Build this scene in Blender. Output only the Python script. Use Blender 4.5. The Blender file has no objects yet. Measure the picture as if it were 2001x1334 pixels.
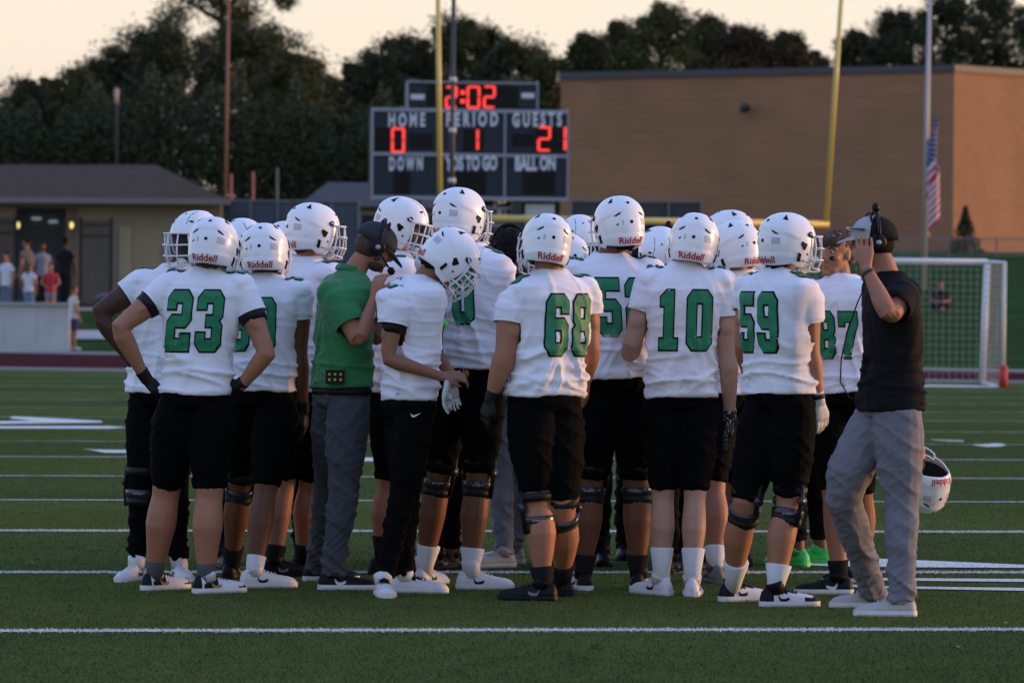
import bpy, bmesh, math, random
import numpy as np
from mathutils import Vector, Matrix, noise
from mathutils.bvhtree import BVHTree

random.seed(7); RNG = np.random.default_rng(7)
scene = bpy.context.scene
COL = scene.collection
rad = math.radians

# ------------------------------------------------------------------ camera
W0, H0, FPX = 2001.0, 1334.0, 9610.0
CAMH = 1.55
cam_d = bpy.data.cameras.new('camera'); cam = bpy.data.objects.new('camera', cam_d); COL.objects.link(cam)
cam_d.sensor_width = 36.0; cam_d.lens = FPX / W0 * 36.0
cam_d.clip_start = 0.5; cam_d.clip_end = 3000
CAMROT = (Matrix.Rotation(rad(90), 3, 'X') @ Matrix.Rotation(-math.atan((667 - 568) / FPX), 3, 'X') @ Matrix.Rotation(rad(0.45), 3, 'Z'))
cam.location = (0, 0, CAMH); cam.rotation_euler = CAMROT.to_euler()
cam_d.dof.use_dof = True; cam_d.dof.focus_distance = 25.0; cam_d.dof.aperture_fstop = 6.3
scene.camera = cam

# ------------------------------------------------------------------ sky, sun, exposure
SUN_AZ, SUN_EL = 76.0, 5.0          # degrees clockwise from the view direction, degrees up
world = bpy.data.worlds.new('World'); scene.world = world; world.use_nodes = True
wn = world.node_tree.nodes; wl = world.node_tree.links
bg = wn['Background']
sky = wn.new('ShaderNodeTexSky'); sky.sky_type = 'NISHITA'; sky.sun_disc = False
sky.sun_elevation = rad(SUN_EL); sky.sun_rotation = rad(SUN_AZ)
sky.air_density = 1.0; sky.dust_density = 2.5; sky.ozone_density = 2.0
bg.inputs[1].default_value = 0.10
wl.new(sky.outputs[0], bg.inputs[0])
# evening haze: cream above the horizon turning to pale blue overhead, the same all round
wtc = wn.new('ShaderNodeTexCoord'); wsp = wn.new('ShaderNodeSeparateXYZ'); wl.new(wtc.outputs['Generated'], wsp.inputs[0])
wr = wn.new('ShaderNodeValToRGB'); wl.new(wsp.outputs[2], wr.inputs[0]); er = wr.color_ramp
er.elements[0].position = 0.0; er.elements[0].color = (.92, .74, .64, 1)
er.elements[1].position = 1.0; er.elements[1].color = (.32, .47, 1.0, 1)
for p_, c_ in ((.06, (.95, .82, .71, 1)), (.11, (.80, .75, .73, 1)), (.2, (.58, .66, .90, 1)), (.34, (.44, .58, 1.0, 1))):
    q_ = er.elements.new(p_); q_.color = c_
bg2 = wn.new('ShaderNodeBackground'); wl.new(wr.outputs[0], bg2.inputs[0]); bg2.inputs[1].default_value = 0.88
wadd = wn.new('ShaderNodeAddShader'); wl.new(bg.outputs[0], wadd.inputs[0]); wl.new(bg2.outputs[0], wadd.inputs[1]); wl.new(wadd.outputs[0], wn['World Output'].inputs[0])
sun_d = bpy.data.lights.new('sun', 'SUN'); sun_d.energy = 2.6; sun_d.angle = rad(8); sun_d.color = (1.0, 0.50, 0.20)
sun = bpy.data.objects.new('sun', sun_d); COL.objects.link(sun)
_a = rad(SUN_AZ); _e = rad(SUN_EL)
SUNV = Vector((math.sin(_a) * math.cos(_e), math.cos(_a) * math.cos(_e), math.sin(_e)))
sun.rotation_euler = SUNV.to_track_quat('Z', 'Y').to_euler(); sun.location = SUNV * 60
vs = scene.view_settings
vs.view_transform = 'Standard'; vs.look = 'None'; vs.gamma = 1.0; vs.exposure = 0.08; vs.use_curve_mapping = False

# ------------------------------------------------------------------ picture <-> place
def ray(px, py):
    return (CAMROT @ Vector(((px - W0 / 2) / FPX, -(py - H0 / 2) / FPX, -1.0)))
def at(px, py, d):                       # point seen at a pixel, at distance d along the view
    r = ray(px, py); return Vector((0, 0, CAMH)) + r * (d / r.y)
def gnd(px, py, z=0.0):
    r = ray(px, py); t = (z - CAMH) / r.z
    return Vector((0, 0, CAMH)) + r * t

# ------------------------------------------------------------------ materials
MATS = {}
def mat(name, col, rough=0.6, var=0.12, scale=8.0, bump=0.0, bscale=60.0, metal=0.0, coat=0.0, emit=None, spec=0.5, stretch=None, sheen=0.0, sss=0.0):
    if name in MATS: return MATS[name]
    if max(col) < .02 and spec == .5: spec = .15
    m = bpy.data.materials.new(name); m.use_nodes = True; MATS[name] = m
    n = m.node_tree.nodes; l = m.node_tree.links; b = n['Principled BSDF']
    b.inputs['Roughness'].default_value = rough; b.inputs['Metallic'].default_value = metal
    b.inputs['Specular IOR Level'].default_value = spec
    if coat: b.inputs['Coat Weight'].default_value = coat; b.inputs['Coat Roughness'].default_value = 0.12
    if sheen: b.inputs['Sheen Weight'].default_value = sheen
    if sss:
        b.inputs['Subsurface Weight'].default_value = sss; b.inputs['Subsurface Radius'].default_value = (0.012, 0.005, 0.003); b.inputs['Subsurface Scale'].default_value = 1.0
    tc = n.new('ShaderNodeTexCoord'); src = tc.outputs['Object']
    if stretch:
        mp = n.new('ShaderNodeMapping'); mp.inputs['Scale'].default_value = stretch; l.new(src, mp.inputs[0]); src = mp.outputs[0]
    nz = n.new('ShaderNodeTexNoise'); nz.inputs['Scale'].default_value = scale; nz.inputs['Detail'].default_value = 5; l.new(src, nz.inputs[0])
    mx = n.new('ShaderNodeMix'); mx.data_type = 'RGBA'
    mx.inputs[6].default_value = (*[max(0, c * (1 - var)) for c in col], 1); mx.inputs[7].default_value = (*[min(1, c * (1 + var)) for c in col], 1)
    l.new(nz.outputs[0], mx.inputs[0]); l.new(mx.outputs[2], b.inputs['Base Color'])
    if bump:
        bz = n.new('ShaderNodeTexNoise'); bz.inputs['Scale'].default_value = bscale; bz.inputs['Detail'].default_value = 3; l.new(src, bz.inputs[0])
        bp = n.new('ShaderNodeBump'); bp.inputs['Strength'].default_value = bump; bp.inputs['Distance'].default_value = 0.01
        l.new(bz.outputs[0], bp.inputs['Height']); l.new(bp.outputs[0], b.inputs['Normal'])
    if emit:
        b.inputs['Emission Color'].default_value = (*emit[0], 1); b.inputs['Emission Strength'].default_value = emit[1]
    return m

# ------------------------------------------------------------------ mesh building
class MB:
    def __init__(s): s.v = []; s.f = []
    def add(s, vs, fs):
        o = len(s.v); s.v.extend([tuple(p) for p in vs]); s.f.extend([tuple(i + o for i in f) for f in fs]); return s
    def box(s, c, sx, sy, sz, R=None):
        pts = [Vector((x * sx / 2, y * sy / 2, z * sz / 2)) for x in (-1, 1) for y in (-1, 1) for z in (-1, 1)]
        if R is not None: pts = [R @ p for p in pts]
        c = Vector(c)
        return s.add([p + c for p in pts], [(0, 1, 3, 2), (4, 6, 7, 5), (0, 4, 5, 1), (2, 3, 7, 6), (0, 2, 6, 4), (1, 5, 7, 3)])
    def rings(s, rings, cap=True):
        n = len(rings[0]); vs = [p for r in rings for p in r]; fs = []
        for i in range(len(rings) - 1):
            for j in range(n):
                k = (j + 1) % n; fs.append((i * n + j, i * n + k, (i + 1) * n + k, (i + 1) * n + j))
        if cap:
            fs.append(tuple(range(n - 1, -1, -1))); fs.append(tuple((len(rings) - 1) * n + j for j in range(n)))
        return s.add(vs, fs)
    def tube(s, pts, rr, n=12, cap=True, side=None, flat=None):
        pts = [Vector(p) for p in pts]
        if not hasattr(rr, '__len__'): rr = [rr] * len(pts)
        rings = []; u = None
        for i, p in enumerate(pts):
            t = (pts[min(i + 1, len(pts) - 1)] - pts[max(i - 1, 0)]); t = t.normalized() if t.length > 1e-9 else Vector((0, 0, 1))
            if u is None:
                u = Vector(side) if side is not None else (Vector((1, 0, 0)) if abs(t.x) < .8 else Vector((0, 1, 0)))
            u = (u - t * u.dot(t)); u = u.normalized() if u.length > 1e-6 else t.orthogonal().normalized()
            w = t.cross(u); fl = 1.0 if flat is None else flat
            rings.append([p + u * (math.cos(a) * rr[i]) + w * (math.sin(a) * rr[i] * fl) for a in [2 * math.pi * j / n for j in range(n)]])
        return s.rings(rings, cap)
    def loft(s, secs, n=28, cap=True):
        # secs: (centre, vector a, vector b, exponent)
        rings = []
        for c, a, b, e in secs:
            r = []
            for j in range(n):
                t = 2 * math.pi * j / n; ct, st = math.cos(t), math.sin(t)
                r.append(Vector(c) + Vector(a) * (math.copysign(abs(ct) ** (2 / e), ct)) + Vector(b) * (math.copysign(abs(st) ** (2 / e), st)))
            rings.append(r)
        return s.rings(rings, cap)
    def ell(s, c, a, b, d, nu=14, nv=9):
        c = Vector(c); vs = []; fs = []
        a, b, d = Vector(a), Vector(b), Vector(d)
        for i in range(1, nv):
            ph = math.pi * i / nv
            for j in range(nu):
                t = 2 * math.pi * j / nu
                vs.append(c + a * (math.sin(ph) * math.cos(t)) + b * (math.sin(ph) * math.sin(t)) + d * math.cos(ph))
        top = len(vs); vs.append(c + d); bot = len(vs); vs.append(c - d)
        for i in range(nv - 2):
            for j in range(nu):
                k = (j + 1) % nu; fs.append((i * nu + j, (i + 1) * nu + j, (i + 1) * nu + k, i * nu + k))
        for j in range(nu):
            k = (j + 1) % nu; fs.append((top, j, k)); fs.append((bot, (nv - 2) * nu + k, (nv - 2) * nu + j))
        return s.add(vs, fs)
    def mesh(s, name, smooth=False):
        me = bpy.data.meshes.new(name); me.from_pydata([tuple(p) for p in s.v], [], s.f); me.validate()
        bm = bmesh.new(); bm.from_mesh(me); bmesh.ops.recalc_face_normals(bm, faces=bm.faces); bm.to_mesh(me); bm.free()
        if smooth: me.polygons.foreach_set('use_smooth', [True] * len(me.polygons))
        return me

def setmat(me, m):
    me.materials.clear(); me.materials.append(m)
def link(name, me, parent=None, m=None, loc=None):
    if m is not None: setmat(me, m)
    o = bpy.data.objects.new(name, me); COL.objects.link(o)
    if parent is not None: o.parent = parent
    if loc is not None: o.location = loc
    return o
def build(mb, name, m, parent=None, smooth=False, loc=None):
    return link(name, mb.mesh(name, smooth), parent, m, loc)
def empty(name, loc=(0, 0, 0), rz=0):
    o = bpy.data.objects.new(name, None); o.empty_display_size = 0.2; o.location = loc; o.rotation_euler = (0, 0, rz); COL.objects.link(o); return o
def tag(o, label=None, cat=None, group=None, kind=None):
    if label: o['label'] = label
    if cat: o['category'] = cat
    if group: o['group'] = group
    if kind: o['kind'] = kind
    return o
def remesh(mb, voxel, it=3, fac=0.5):
    me = bpy.data.meshes.new('tmp'); me.from_pydata([tuple(p) for p in mb.v], [], mb.f)
    bm = bmesh.new(); bm.from_mesh(me); bmesh.ops.recalc_face_normals(bm, faces=bm.faces); bm.to_mesh(me); bm.free()
    o = bpy.data.objects.new('tmp', me); COL.objects.link(o)
    r = o.modifiers.new('r', 'REMESH'); r.mode = 'VOXEL'; r.voxel_size = voxel; r.use_smooth_shade = True
    if it: sm = o.modifiers.new('s', 'SMOOTH'); sm.factor = fac; sm.iterations = it
    dg = bpy.context.evaluated_depsgraph_get(); out = bpy.data.meshes.new_from_object(o.evaluated_get(dg))
    bpy.data.objects.remove(o); bpy.data.meshes.remove(me)
    out.polygons.foreach_set('use_smooth', [True] * len(out.polygons))
    return out
def getco(me):
    a = np.empty(len(me.vertices) * 3); me.vertices.foreach_get('co', a); return a.reshape(-1, 3)
def setco(me, a):
    me.vertices.foreach_set('co', a.reshape(-1)); me.update()
def lerp(a, b, t): return a + (b - a) * t
def font_mesh(text, bold=0.0, name='text', ext=0.0):
    cu = bpy.data.curves.new('t', 'FONT'); cu.body = text; cu.size = 1.0; cu.offset = bold; cu.resolution_u = 3; cu.extrude = ext
    o = bpy.data.objects.new('t', cu); COL.objects.link(o)
    dg = bpy.context.evaluated_depsgraph_get(); me = bpy.data.meshes.new_from_object(o.evaluated_get(dg))
    bpy.data.objects.remove(o); bpy.data.curves.remove(cu); me.name = name
    return me
# ================================================================== THE SETTING
_PL = gnd(100, 1233.5); _PR = gnd(1900, 1231.0)
F_E = (_PR - _PL).normalized(); F_N = Vector((-F_E.y, F_E.x, 0)); F_O = gnd(1000, 1232.2)
YD = 4.572
def fld(u, v, z=0.0):
    p = F_O + F_E * u + F_N * v; return Vector((p.x, p.y, z))
def fuv(p):
    q = Vector((p[0], p[1], 0)) - F_O; return q.dot(F_E), q.dot(F_N)

def sm(a, b, t):
    t = min(1, max(0, (t - a) / (b - a))); return t * t * (3 - 2 * t)
def tz(x, y):
    w = sm(-4, 5, x); left = 0.95 * sm(121, 141, y); right = 3.0 * min(1, max(0, (y - 105) / 60))
    return lerp(left, right, w) - 0.03

# --- materials of the setting
def turf_material(name, dark=False):
    m = bpy.data.materials.new(name); m.use_nodes = True; n = m.node_tree.nodes; l = m.node_tree.links; b = n['Principled BSDF']
    b.inputs['Roughness'].default_value = 0.95; b.inputs['Specular IOR Level'].default_value = 0.0
    geo = n.new('ShaderNodeNewGeometry')
    dt = n.new('ShaderNodeVectorMath'); dt.operation = 'DOT_PRODUCT'; dt.inputs[1].default_value = (F_N.x, F_N.y, 0); l.new(geo.outputs['Position'], dt.inputs[0])
    sb = n.new('ShaderNodeMath'); sb.operation = 'SUBTRACT'; sb.inputs[1].default_value = F_O.dot(F_N); l.new(dt.outputs['Value'], sb.inputs[0])
    dv = n.new('ShaderNodeMath'); dv.operation = 'DIVIDE'; dv.inputs[1].default_value = YD * 2; l.new(sb.outputs[0], dv.inputs[0])
    fr = n.new('ShaderNodeMath'); fr.operation = 'FRACT'; l.new(dv.outputs[0], fr.inputs[0])
    gt = n.new('ShaderNodeMath'); gt.operation = 'GREATER_THAN'; gt.inputs[1].default_value = 0.5; l.new(fr.outputs[0], gt.inputs[0])
    band = n.new('ShaderNodeMix'); band.data_type = 'RGBA'; band.inputs[6].default_value = (0.082, 0.104, 0.030, 1); band.inputs[7].default_value = (0.068, 0.092, 0.030, 1); l.new(gt.outputs[0], band.inputs[0])
    col = band.outputs[2]
    for sc, lo, hi, st in ((0.35, .86, 1.14, (1, 1, 1)), (6.0, .88, 1.12, (1, .35, 1)), (90.0, .62, 1.42, (1, .4, 1)), (260.0, .7, 1.3, (1, .5, 1))):
        mp = n.new('ShaderNodeMapping'); mp.inputs['Scale'].default_value = st; l.new(geo.outputs['Position'], mp.inputs[0])
        nz = n.new('ShaderNodeTexNoise'); nz.inputs['Scale'].default_value = sc; nz.inputs['Detail'].default_value = 4; l.new(mp.outputs[0], nz.inputs[0])
        mr = n.new('ShaderNodeMapRange'); mr.inputs[1].default_value = .25; mr.inputs[2].default_value = .75; mr.inputs[3].default_value = lo; mr.inputs[4].default_value = hi; l.new(nz.outputs[0], mr.inputs[0])
        vm = n.new('ShaderNodeVectorMath'); vm.operation = 'SCALE'; l.new(col, vm.inputs[0]); l.new(mr.outputs[0], vm.inputs['Scale']); col = vm.outputs[0]
    l.new(col, b.inputs['Base Color'])
    return m
M_TURF = turf_material('turf')
M_GRASS = mat('lawn_grass', (0.036, 0.068, 0.022), .95, .35, 0.6, spec=0)
M_TRACK = mat('track_rubber', (0.075, 0.024, 0.027), .95, .15, 3.0, .2, 40, spec=0)
M_LINE = mat('line_paint', (0.62, 0.66, 0.62), .8, .25, 30.0)
M_CONC = mat('concrete', (0.36, 0.35, 0.33), .9, .2, 1.5, .2, 20)

# --- ground, with the bank behind the field
nx, ny = 60, 120
xs = np.concatenate([np.linspace(-700, -45, 12), np.linspace(-40, 40, 41), np.linspace(45, 700, 12)])
ys = np.concatenate([np.linspace(-60, 100, 9), np.linspace(103, 185, 42), np.linspace(200, 1800, 14)])
mb = MB(); mb.v = [(x, y, tz(x, y)) for y in ys for x in xs]
nxx = len(xs); mb.f = [(j * nxx + i, j * nxx + i + 1, (j + 1) * nxx + i + 1, (j + 1) * nxx + i) for j in range(len(ys) - 1) for i in range(nxx - 1)]
tag(build(mb, 'ground', M_GRASS, smooth=True), kind='structure')

# --- artificial turf up to the track
def lin(pa, pb, x):              # extend the line through two ground points to world x
    t = (x - pa.x) / (pb.x - pa.x); return pa + (pb - pa) * t
N0, N1 = gnd(100, 724), gnd(1900, 748); R0, R1 = gnd(100, 690), gnd(1900, 725)
mb = MB(); XS = np.linspace(-60, 60, 41)
mb.v = [(x, -40, 0) for x in XS] + [tuple(lin(N0, N1, x)) for x in XS]
mb.f = [(i, i + 1, 41 + i + 1, 41 + i) for i in range(40)]
tag(build(mb, 'turf_field', M_TURF), kind='structure')
mb = MB(); mb.v = [tuple(lin(N0, N1, x) + Vector((0, -.4, -.008))) for x in XS] + [tuple(lin(R0, R1, x) + Vector((0, 0, -.008))) for x in XS]; mb.f = [(i, i + 1, 41 + i + 1, 41 + i) for i in range(40)]
tag(build(mb, 'running_track', M_TRACK), kind='structure')
def strip(pa, pb, w, h, name, m, x0=-60, x1=60):
    a, b = lin(pa, pb, x0), lin(pa, pb, x1); mbb = MB()
    mbb.add([(a.x, a.y, -.02), (b.x, b.y, -.02), (b.x, b.y + w, -.02), (a.x, a.y + w, -.02), (a.x, a.y, h), (b.x, b.y, h), (b.x, b.y + w, h), (a.x, a.y + w, h)],
            [(0, 1, 5, 4), (1, 2, 6, 5), (2, 3, 7, 6), (3, 0, 4, 7), (4, 5, 6, 7)])
    return tag(build(mbb, name, m), kind='structure')
strip(N0, N1, .35, .05, 'kerb', mat('kerb_paint', (.34, .33, .30), .8, .15, 3))
strip(R0 + Vector((0, .2, 0)), R1 + Vector((0, .2, 0)), 1.0, .03, 'kerb', M_CONC)
for k in ():           # faint lane lines
    t = k / 6
    strip(lerp(N0, R0, t), lerp(N1, R1, t), .07, -.004, 'lane_line', mat('lane_paint', (.30, .17, .16), .8, .2, 3))

# --- painted yard lines (worn further down the field)
def line_material(name, wear):
    m = bpy.data.materials.new(name); m.use_nodes = True; n = m.node_tree.nodes; l = m.node_tree.links; b = n['Principled BSDF']; b.inputs['Roughness'].default_value = .85
    geo = n.new('ShaderNodeNewGeometry'); nz = n.new('ShaderNodeTexNoise'); nz.inputs['Scale'].default_value = 3.0; nz.inputs['Detail'].default_value = 6; nz.inputs['Roughness'].default_value = .7; l.new(geo.outputs['Position'], nz.inputs[0])
    mr = n.new('ShaderNodeMapRange'); mr.inputs[1].default_value = .5 - wear; mr.inputs[2].default_value = .75 - wear; l.new(nz.outputs[0], mr.inputs[0])
    mr.inputs[3].default_value = 1; mr.inputs[4].default_value = 0
    mx = n.new('ShaderNodeMix'); mx.data_type = 'RGBA'; mx.inputs[6].default_value = (.045, .065, .032, 1); mx.inputs[7].default_value = (.60, .64, .60, 1)
    inv = n.new('ShaderNodeMath'); inv.operation = 'SUBTRACT'; inv.inputs[0].default_value = 1; l.new(mr.outputs[0], inv.inputs[1])
    mp = n.new('ShaderNodeMath'); mp.operation = 'SUBTRACT'; mp.inputs[0].default_value = 1; l.new(inv.outputs[0], mp.inputs[1])
    l.new(mp.outputs[0], mx.inputs[0]); l.new(mx.outputs[2], b.inputs['Base Color'])
    return m
ML = [line_material('yard_line_paint', -.35), line_material('yard_line_paint_worn', .0), line_material('yard_line_paint_faint', .12)]
def sheet(uv, z, name, m):
    mbb = MB(); mbb.v = [tuple(fld(u, v, z)) for u, v in uv]; mbb.f = [tuple(range(len(uv)))]
    return tag(build(mbb, name, m), kind='structure')
for k in range(-2, 15):
    w = .052
    u0 = -45; o = sheet([(u0, k * YD - w), (45, k * YD - w), (45, k * YD + w), (u0, k * YD + w)], .004, 'yard_line', ML[0] if k < 3 else (ML[1] if k < 6 else ML[2]))
# painted field numbers lie lengthwise, so their strokes look like bars
def gpoly(pix, name='field_number', z=.006, m=None):
    mbb = MB(); mbb.v = [tuple(gnd(x, y) + Vector((0, 0, z))) for x, y in pix]; mbb.f = [tuple(range(len(pix)))]
    return tag(build(mbb, name, m or ML[0]), kind='structure')
gpoly([(1690, 1146), (2080, 1151), (2080, 1157), (1690, 1150), (1655, 1147.5), (1660, 1142)])
gpoly([(1640, 1130), (2080, 1133), (2080, 1139), (1640, 1134.5)])
gpoly([(1655, 1142), (1640, 1134.5), (1625, 1130), (1640, 1130), (1662, 1140)])
gpoly([(1535, 1087), (1600, 1088), (1800, 1096), (2080, 1108), (2080, 1111), (1790, 1109.5), (1640, 1108), (1560, 1105), (1535, 1099)])
gpoly([(18, 817.5), (25, 814), (90, 817), (198, 823), (200, 826), (120, 827), (60, 822)])
gpoly([(-40, 824), (60, 822.5), (120, 827), (-40, 829)])
gpoly([(-40, 833), (210, 833), (250, 835), (215, 838), (-40, 837.5)])
gpoly([(162, 877), (185, 879), (330, 881), (330, 886), (205, 885)])
gpoly([(243, 891), (330, 893), (330, 898), (260, 895)])
gpoly([(560, 893.5), (760, 896), (760, 902), (560, 901)])
gpoly([(610, 958.5), (634, 955), (700, 957), (700, 966), (634, 963)])
gpoly([(1900, 870), (1950, 866.5), (1968, 869.5), (1955, 873), (1930, 874)], m=ML[1])
gpoly([(1815, 859), (1885, 861), (1880, 864), (1830, 862)], m=ML[2])

# --- blades standing up out of the turf around the huddle
SKEW = F_E.y / F_E.x       # the view runs slightly askew to the yard lines
def blades(n, vlo, vhi, hgt, wid, name, m, vline=None):
    v = vlo + (vhi - vlo) * RNG.uniform(0, 1, n) ** 1.5 if vline is None else vline[RNG.integers(0, len(vline), n)] + RNG.normal(0, .036, n)
    u = SKEW * v + RNG.uniform(-1, 1, n) * (.104 * (22 + v) * 1.2 + .3)
    px = F_O.x + F_E.x * u + F_N.x * v; py = F_O.y + F_E.y * u + F_N.y * v
    a = RNG.uniform(0, math.pi, n); h = hgt * RNG.uniform(.55, 1.25, n); w = wid * RNG.uniform(.6, 1.3, n)
    lx = RNG.normal(0, .008, n); ly = RNG.normal(0, .008, n)
    V = np.empty((n, 3, 3)); V[:, 0] = np.c_[px - np.cos(a) * w, py - np.sin(a) * w, np.zeros(n)]; V[:, 1] = np.c_[px + np.cos(a) * w, py + np.sin(a) * w, np.zeros(n)]
    V[:, 2] = np.c_[px + lx, py + ly, h]
    me = bpy.data.meshes.new(name); me.vertices.add(3 * n); me.vertices.foreach_set('co', V.reshape(-1))
    me.loops.add(3 * n); me.loops.foreach_set('vertex_index', np.arange(3 * n, dtype=np.int32))
    me.polygons.add(n); me.polygons.foreach_set('loop_start', np.arange(0, 3 * n, 3, dtype=np.int32)); me.update(); me.validate()
    return tag(link(name, me, None, m), kind='stuff')
o = blades(440000, -5.0, 34, .011, .0022, 'turf_blades', M_TURF); o['label'] = 'short green artificial turf blades around the huddle'; o['category'] = 'turf'
o = blades(30000, 0, 0, .013, .0028, 'line_blades', mat('white_blade', (.62, .66, .62), .8, .2, 40), np.array([0.0, YD, 2 * YD])); o['label'] = 'white painted turf blades along the yard lines'; o['category'] = 'turf'
# little scraps lying on the turf
for px, py in ((63, 1102), (1872, 1268), (1965, 1221)):
    q = gnd(px, py); mb = MB(); mb.ell(q + Vector((0, 0, .012)), (.007, 0, 0), (0, .006, 0), (0, 0, .005), 6, 4)
    tag(build(mb, 'turf_scrap', mat('scrap', (.26, .28, .22), .9), loc=(0, 0, 0)), 'tiny pale scrap lying on the green turf', 'scrap', 'scraps on the turf')

# ------------------------------------------------------------------ boxes seen face on
def pbox(mbb, x0, y0, x1, y1, d, th):
    a = at((x0 + x1) / 2, (y0 + y1) / 2, d); w = abs(x1 - x0) * d / FPX; h = abs(y1 - y0) * d / FPX
    return mbb.box(a + Vector((0, th / 2, 0)), w, th, h)
def ppart(name, m, parent, *rects):
    base = parent.matrix_world.translation if False else Vector(parent.location)
    mbb = MB()
    for r in rects: pbox(mbb, *r)
    mbb.v = [tuple(Vector(v) - base) for v in mbb.v]
    return build(mbb, name, m, parent)
def ptube(name, m, parent, pts, r, n=8):
    base = Vector(parent.location); mbb = MB(); mbb.tube([Vector(p) - base for p in pts], r, n)
    return build(mbb, name, m, parent, smooth=True)

# --- field house on the left
D = 143.0
fh = tag(empty('field_house', (at(200, 600, D).x, D, .9)), 'low tan field house with grey shingle hip roof and open doorway', 'building')
M_TAN = mat('tan_block', (0.30, 0.25, 0.185), .9, .14, 1.2, .3, 12)
ppart('wall', M_TAN, fh, (-160, 393, 30, 640, D, .3), (152, 393, 432, 640, D, .3), (30, 393, 152, 406, D, .3))
ppart('inner_wall', mat('blue_room', (0.16, 0.20, 0.25), .8, .35, .8), fh, (10, 400, 175, 640, D + 2.6, .2))
ppart('ceiling_lamp', mat('strip_lamp', (.5, .55, .6), .5, emit=((.7, .85, 1), .25)), fh, (62, 425, 80, 429, D + 2.5, .1))
ppart('ceiling_lamp', MATS['strip_lamp'], fh, (95, 431, 112, 435, D + 2.5, .1))
ppart('doorway_side', mat('tan_jamb', (0.27, 0.22, 0.16), .9), fh, (128, 406, 152, 640, D + .35, 2.2))
b0 = Vector(fh.location); mbr = MB()
def rp(x, y, d): return at(x, y, d) - b0
rv = [rp(-200, 393, D - 1.0), rp(452, 393, D - 1.0), rp(452, 393, D + 13), rp(-200, 393, D + 13), rp(-200, 322, D + 6), rp(305, 322, D + 6)]
mbr.add(rv, [(0, 1, 5, 4), (1, 2, 5), (2, 3, 4, 5), (0, 3, 2, 1)])
build(mbr, 'roof', mat('grey_shingle', (0.080, 0.054, 0.038), .95, .45, 5.0, .6, 10, spec=.05), fh)
ppart('fascia', mat('fascia_tan', (.20, .175, .145), .8), fh, (-200, 386, 449, 397, D - 1.05, .12))
dr = ppart('door', mat('door_tan', (0.34, 0.255, 0.14), .7, .08), fh, (258, 447, 314, 640, D - .06, .08))
ppart('door_panel', mat('door_light', (0.42, 0.33, 0.20), .7, .08), fh, (232, 443, 257, 640, D - .08, .1))
ppart('wall_box', mat('box_dark', (.05, .045, .04), .6), fh, (330, 482, 344, 496, D - .2, .2))
for lx in (35, 140):
    p = at(lx, 440, D - .35)
    t = tag(empty('wall_lamp', p), 'lit yellow wall lantern beside the field house doorway, ' + ('by the dark iron gate edge' if lx < 90 else 'by the wide tan pier'), 'lamp', 'lanterns at the doorway')
    mbb = MB(); mbb.ell((0, 0, 0), (.055, 0, 0), (0, .055, 0), (0, 0, .1)); build(mbb, 'lamp_glass', mat('lamp_glow', (.9, .8, .3), .5, emit=((1, .82, .22), 1.1)), t, True)
    mbb = MB(); mbb.box((0, .08, .02), .14, .08, .3); mbb.box((0, 0, .12), .15, .15, .03); build(mbb, 'bracket', mat('lamp_black', (.02, .02, .02), .5), t)
# iron gates
def gate(x0, x1, y0, y1, lab):
    d = D - .9; t = tag(empty('iron_gate', at((x0 + x1) / 2, 600, d)), lab, 'gate', 'black iron gates'); bs = Vector(t.location); m = mat('black_iron', (.015, .015, .017), .5)
    for yy in (y0 + 8, y0 + 30, y1 - 12):
        mbb = MB(); pbox(mbb, x0, yy, x1, yy + 3, d + .02, .03); mbb.v = [tuple(Vector(v) - bs) for v in mbb.v]; build(mbb, 'rail', m, t)
    k = int((x1 - x0) / 6.2)
    for i in range(k + 1):
        xx = lerp(x0, x1, i / k); mbb = MB(); wd = 5.5 if i in (0, k) else 2.8
        pbox(mbb, xx - wd / 2, y0 - (5 if i in (0, k) else 0), xx + wd / 2, y1, d, .03 if wd < 3 else .08); mbb.v = [tuple(Vector(v) - bs) for v in mbb.v]; build(mbb, 'picket', m, t)
gate(-60, 30, 424, 606, 'black iron picket gate swung open at the far side of the doorway')
gate(157, 217, 430, 606, 'black iron picket gate between doorway and tan door')
# bin
t = tag(empty('trash_bin', at(206, 612, 134)), 'round black trash bin by the tan door', 'bin'); mbb = MB()
mbb.tube([(0, 0, 0), (0, 0, .55), (0, 0, .58)], [.24, .27, .27], 16); build(mbb, 'drum', mat('bin_black', (.02, .02, .022), .5), t, True)
mbb = MB(); mbb.ell((0, 0, .58), (.29, 0, 0), (0, .29, 0), (0, 0, .16)); build(mbb, 'lid', mat('bin_lid', (.03, .03, .033), .4), t, True)
t.location.z = tz(t.location.x, 134)
# white block wall in front
q = at(30, 683, 121.5)
t = tag(empty('low_white_wall', (q.x, 121.5, 0)), 'low weathered white painted wall along the track', 'wall')
mw = mat('white_weathered', (0.50, 0.50, 0.48), .9, .22, 1.6, .3, 9)
for i in range(6):
    x1 = 136 - i * 64; ppart('panel', mw, t, (x1 - 63.6, 593.5, x1, 687, 121.5, .18))
ppart('cap', mat('wall_cap', (.42, .42, .41), .9), t, (-260, 590, 137.5, 594.5, 121.4, .28))
ppart('base', mat('wall_base', (.05, .05, .05), .9), t, (-260, 685.2, 240, 690, 121.3, .3))
t2 = tag(empty('apron', (at(220, 640, 128).x, 128, 0)), kind='structure'); t2.name = 'path'
mbb = MB(); P4 = [(-18, 127), (-9.6, 127), (-9.6, 141), (-18, 141)]; mbb.v = [(x, y, tz(x, y) + .05) for x, y in P4 for _ in (0,)]
mbb.f = [(0, 1, 2, 3)]; o = build(mbb, 'concrete_apron', M_CONC); tag(o, kind='structure'); bpy.data.objects.remove(t2)

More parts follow.
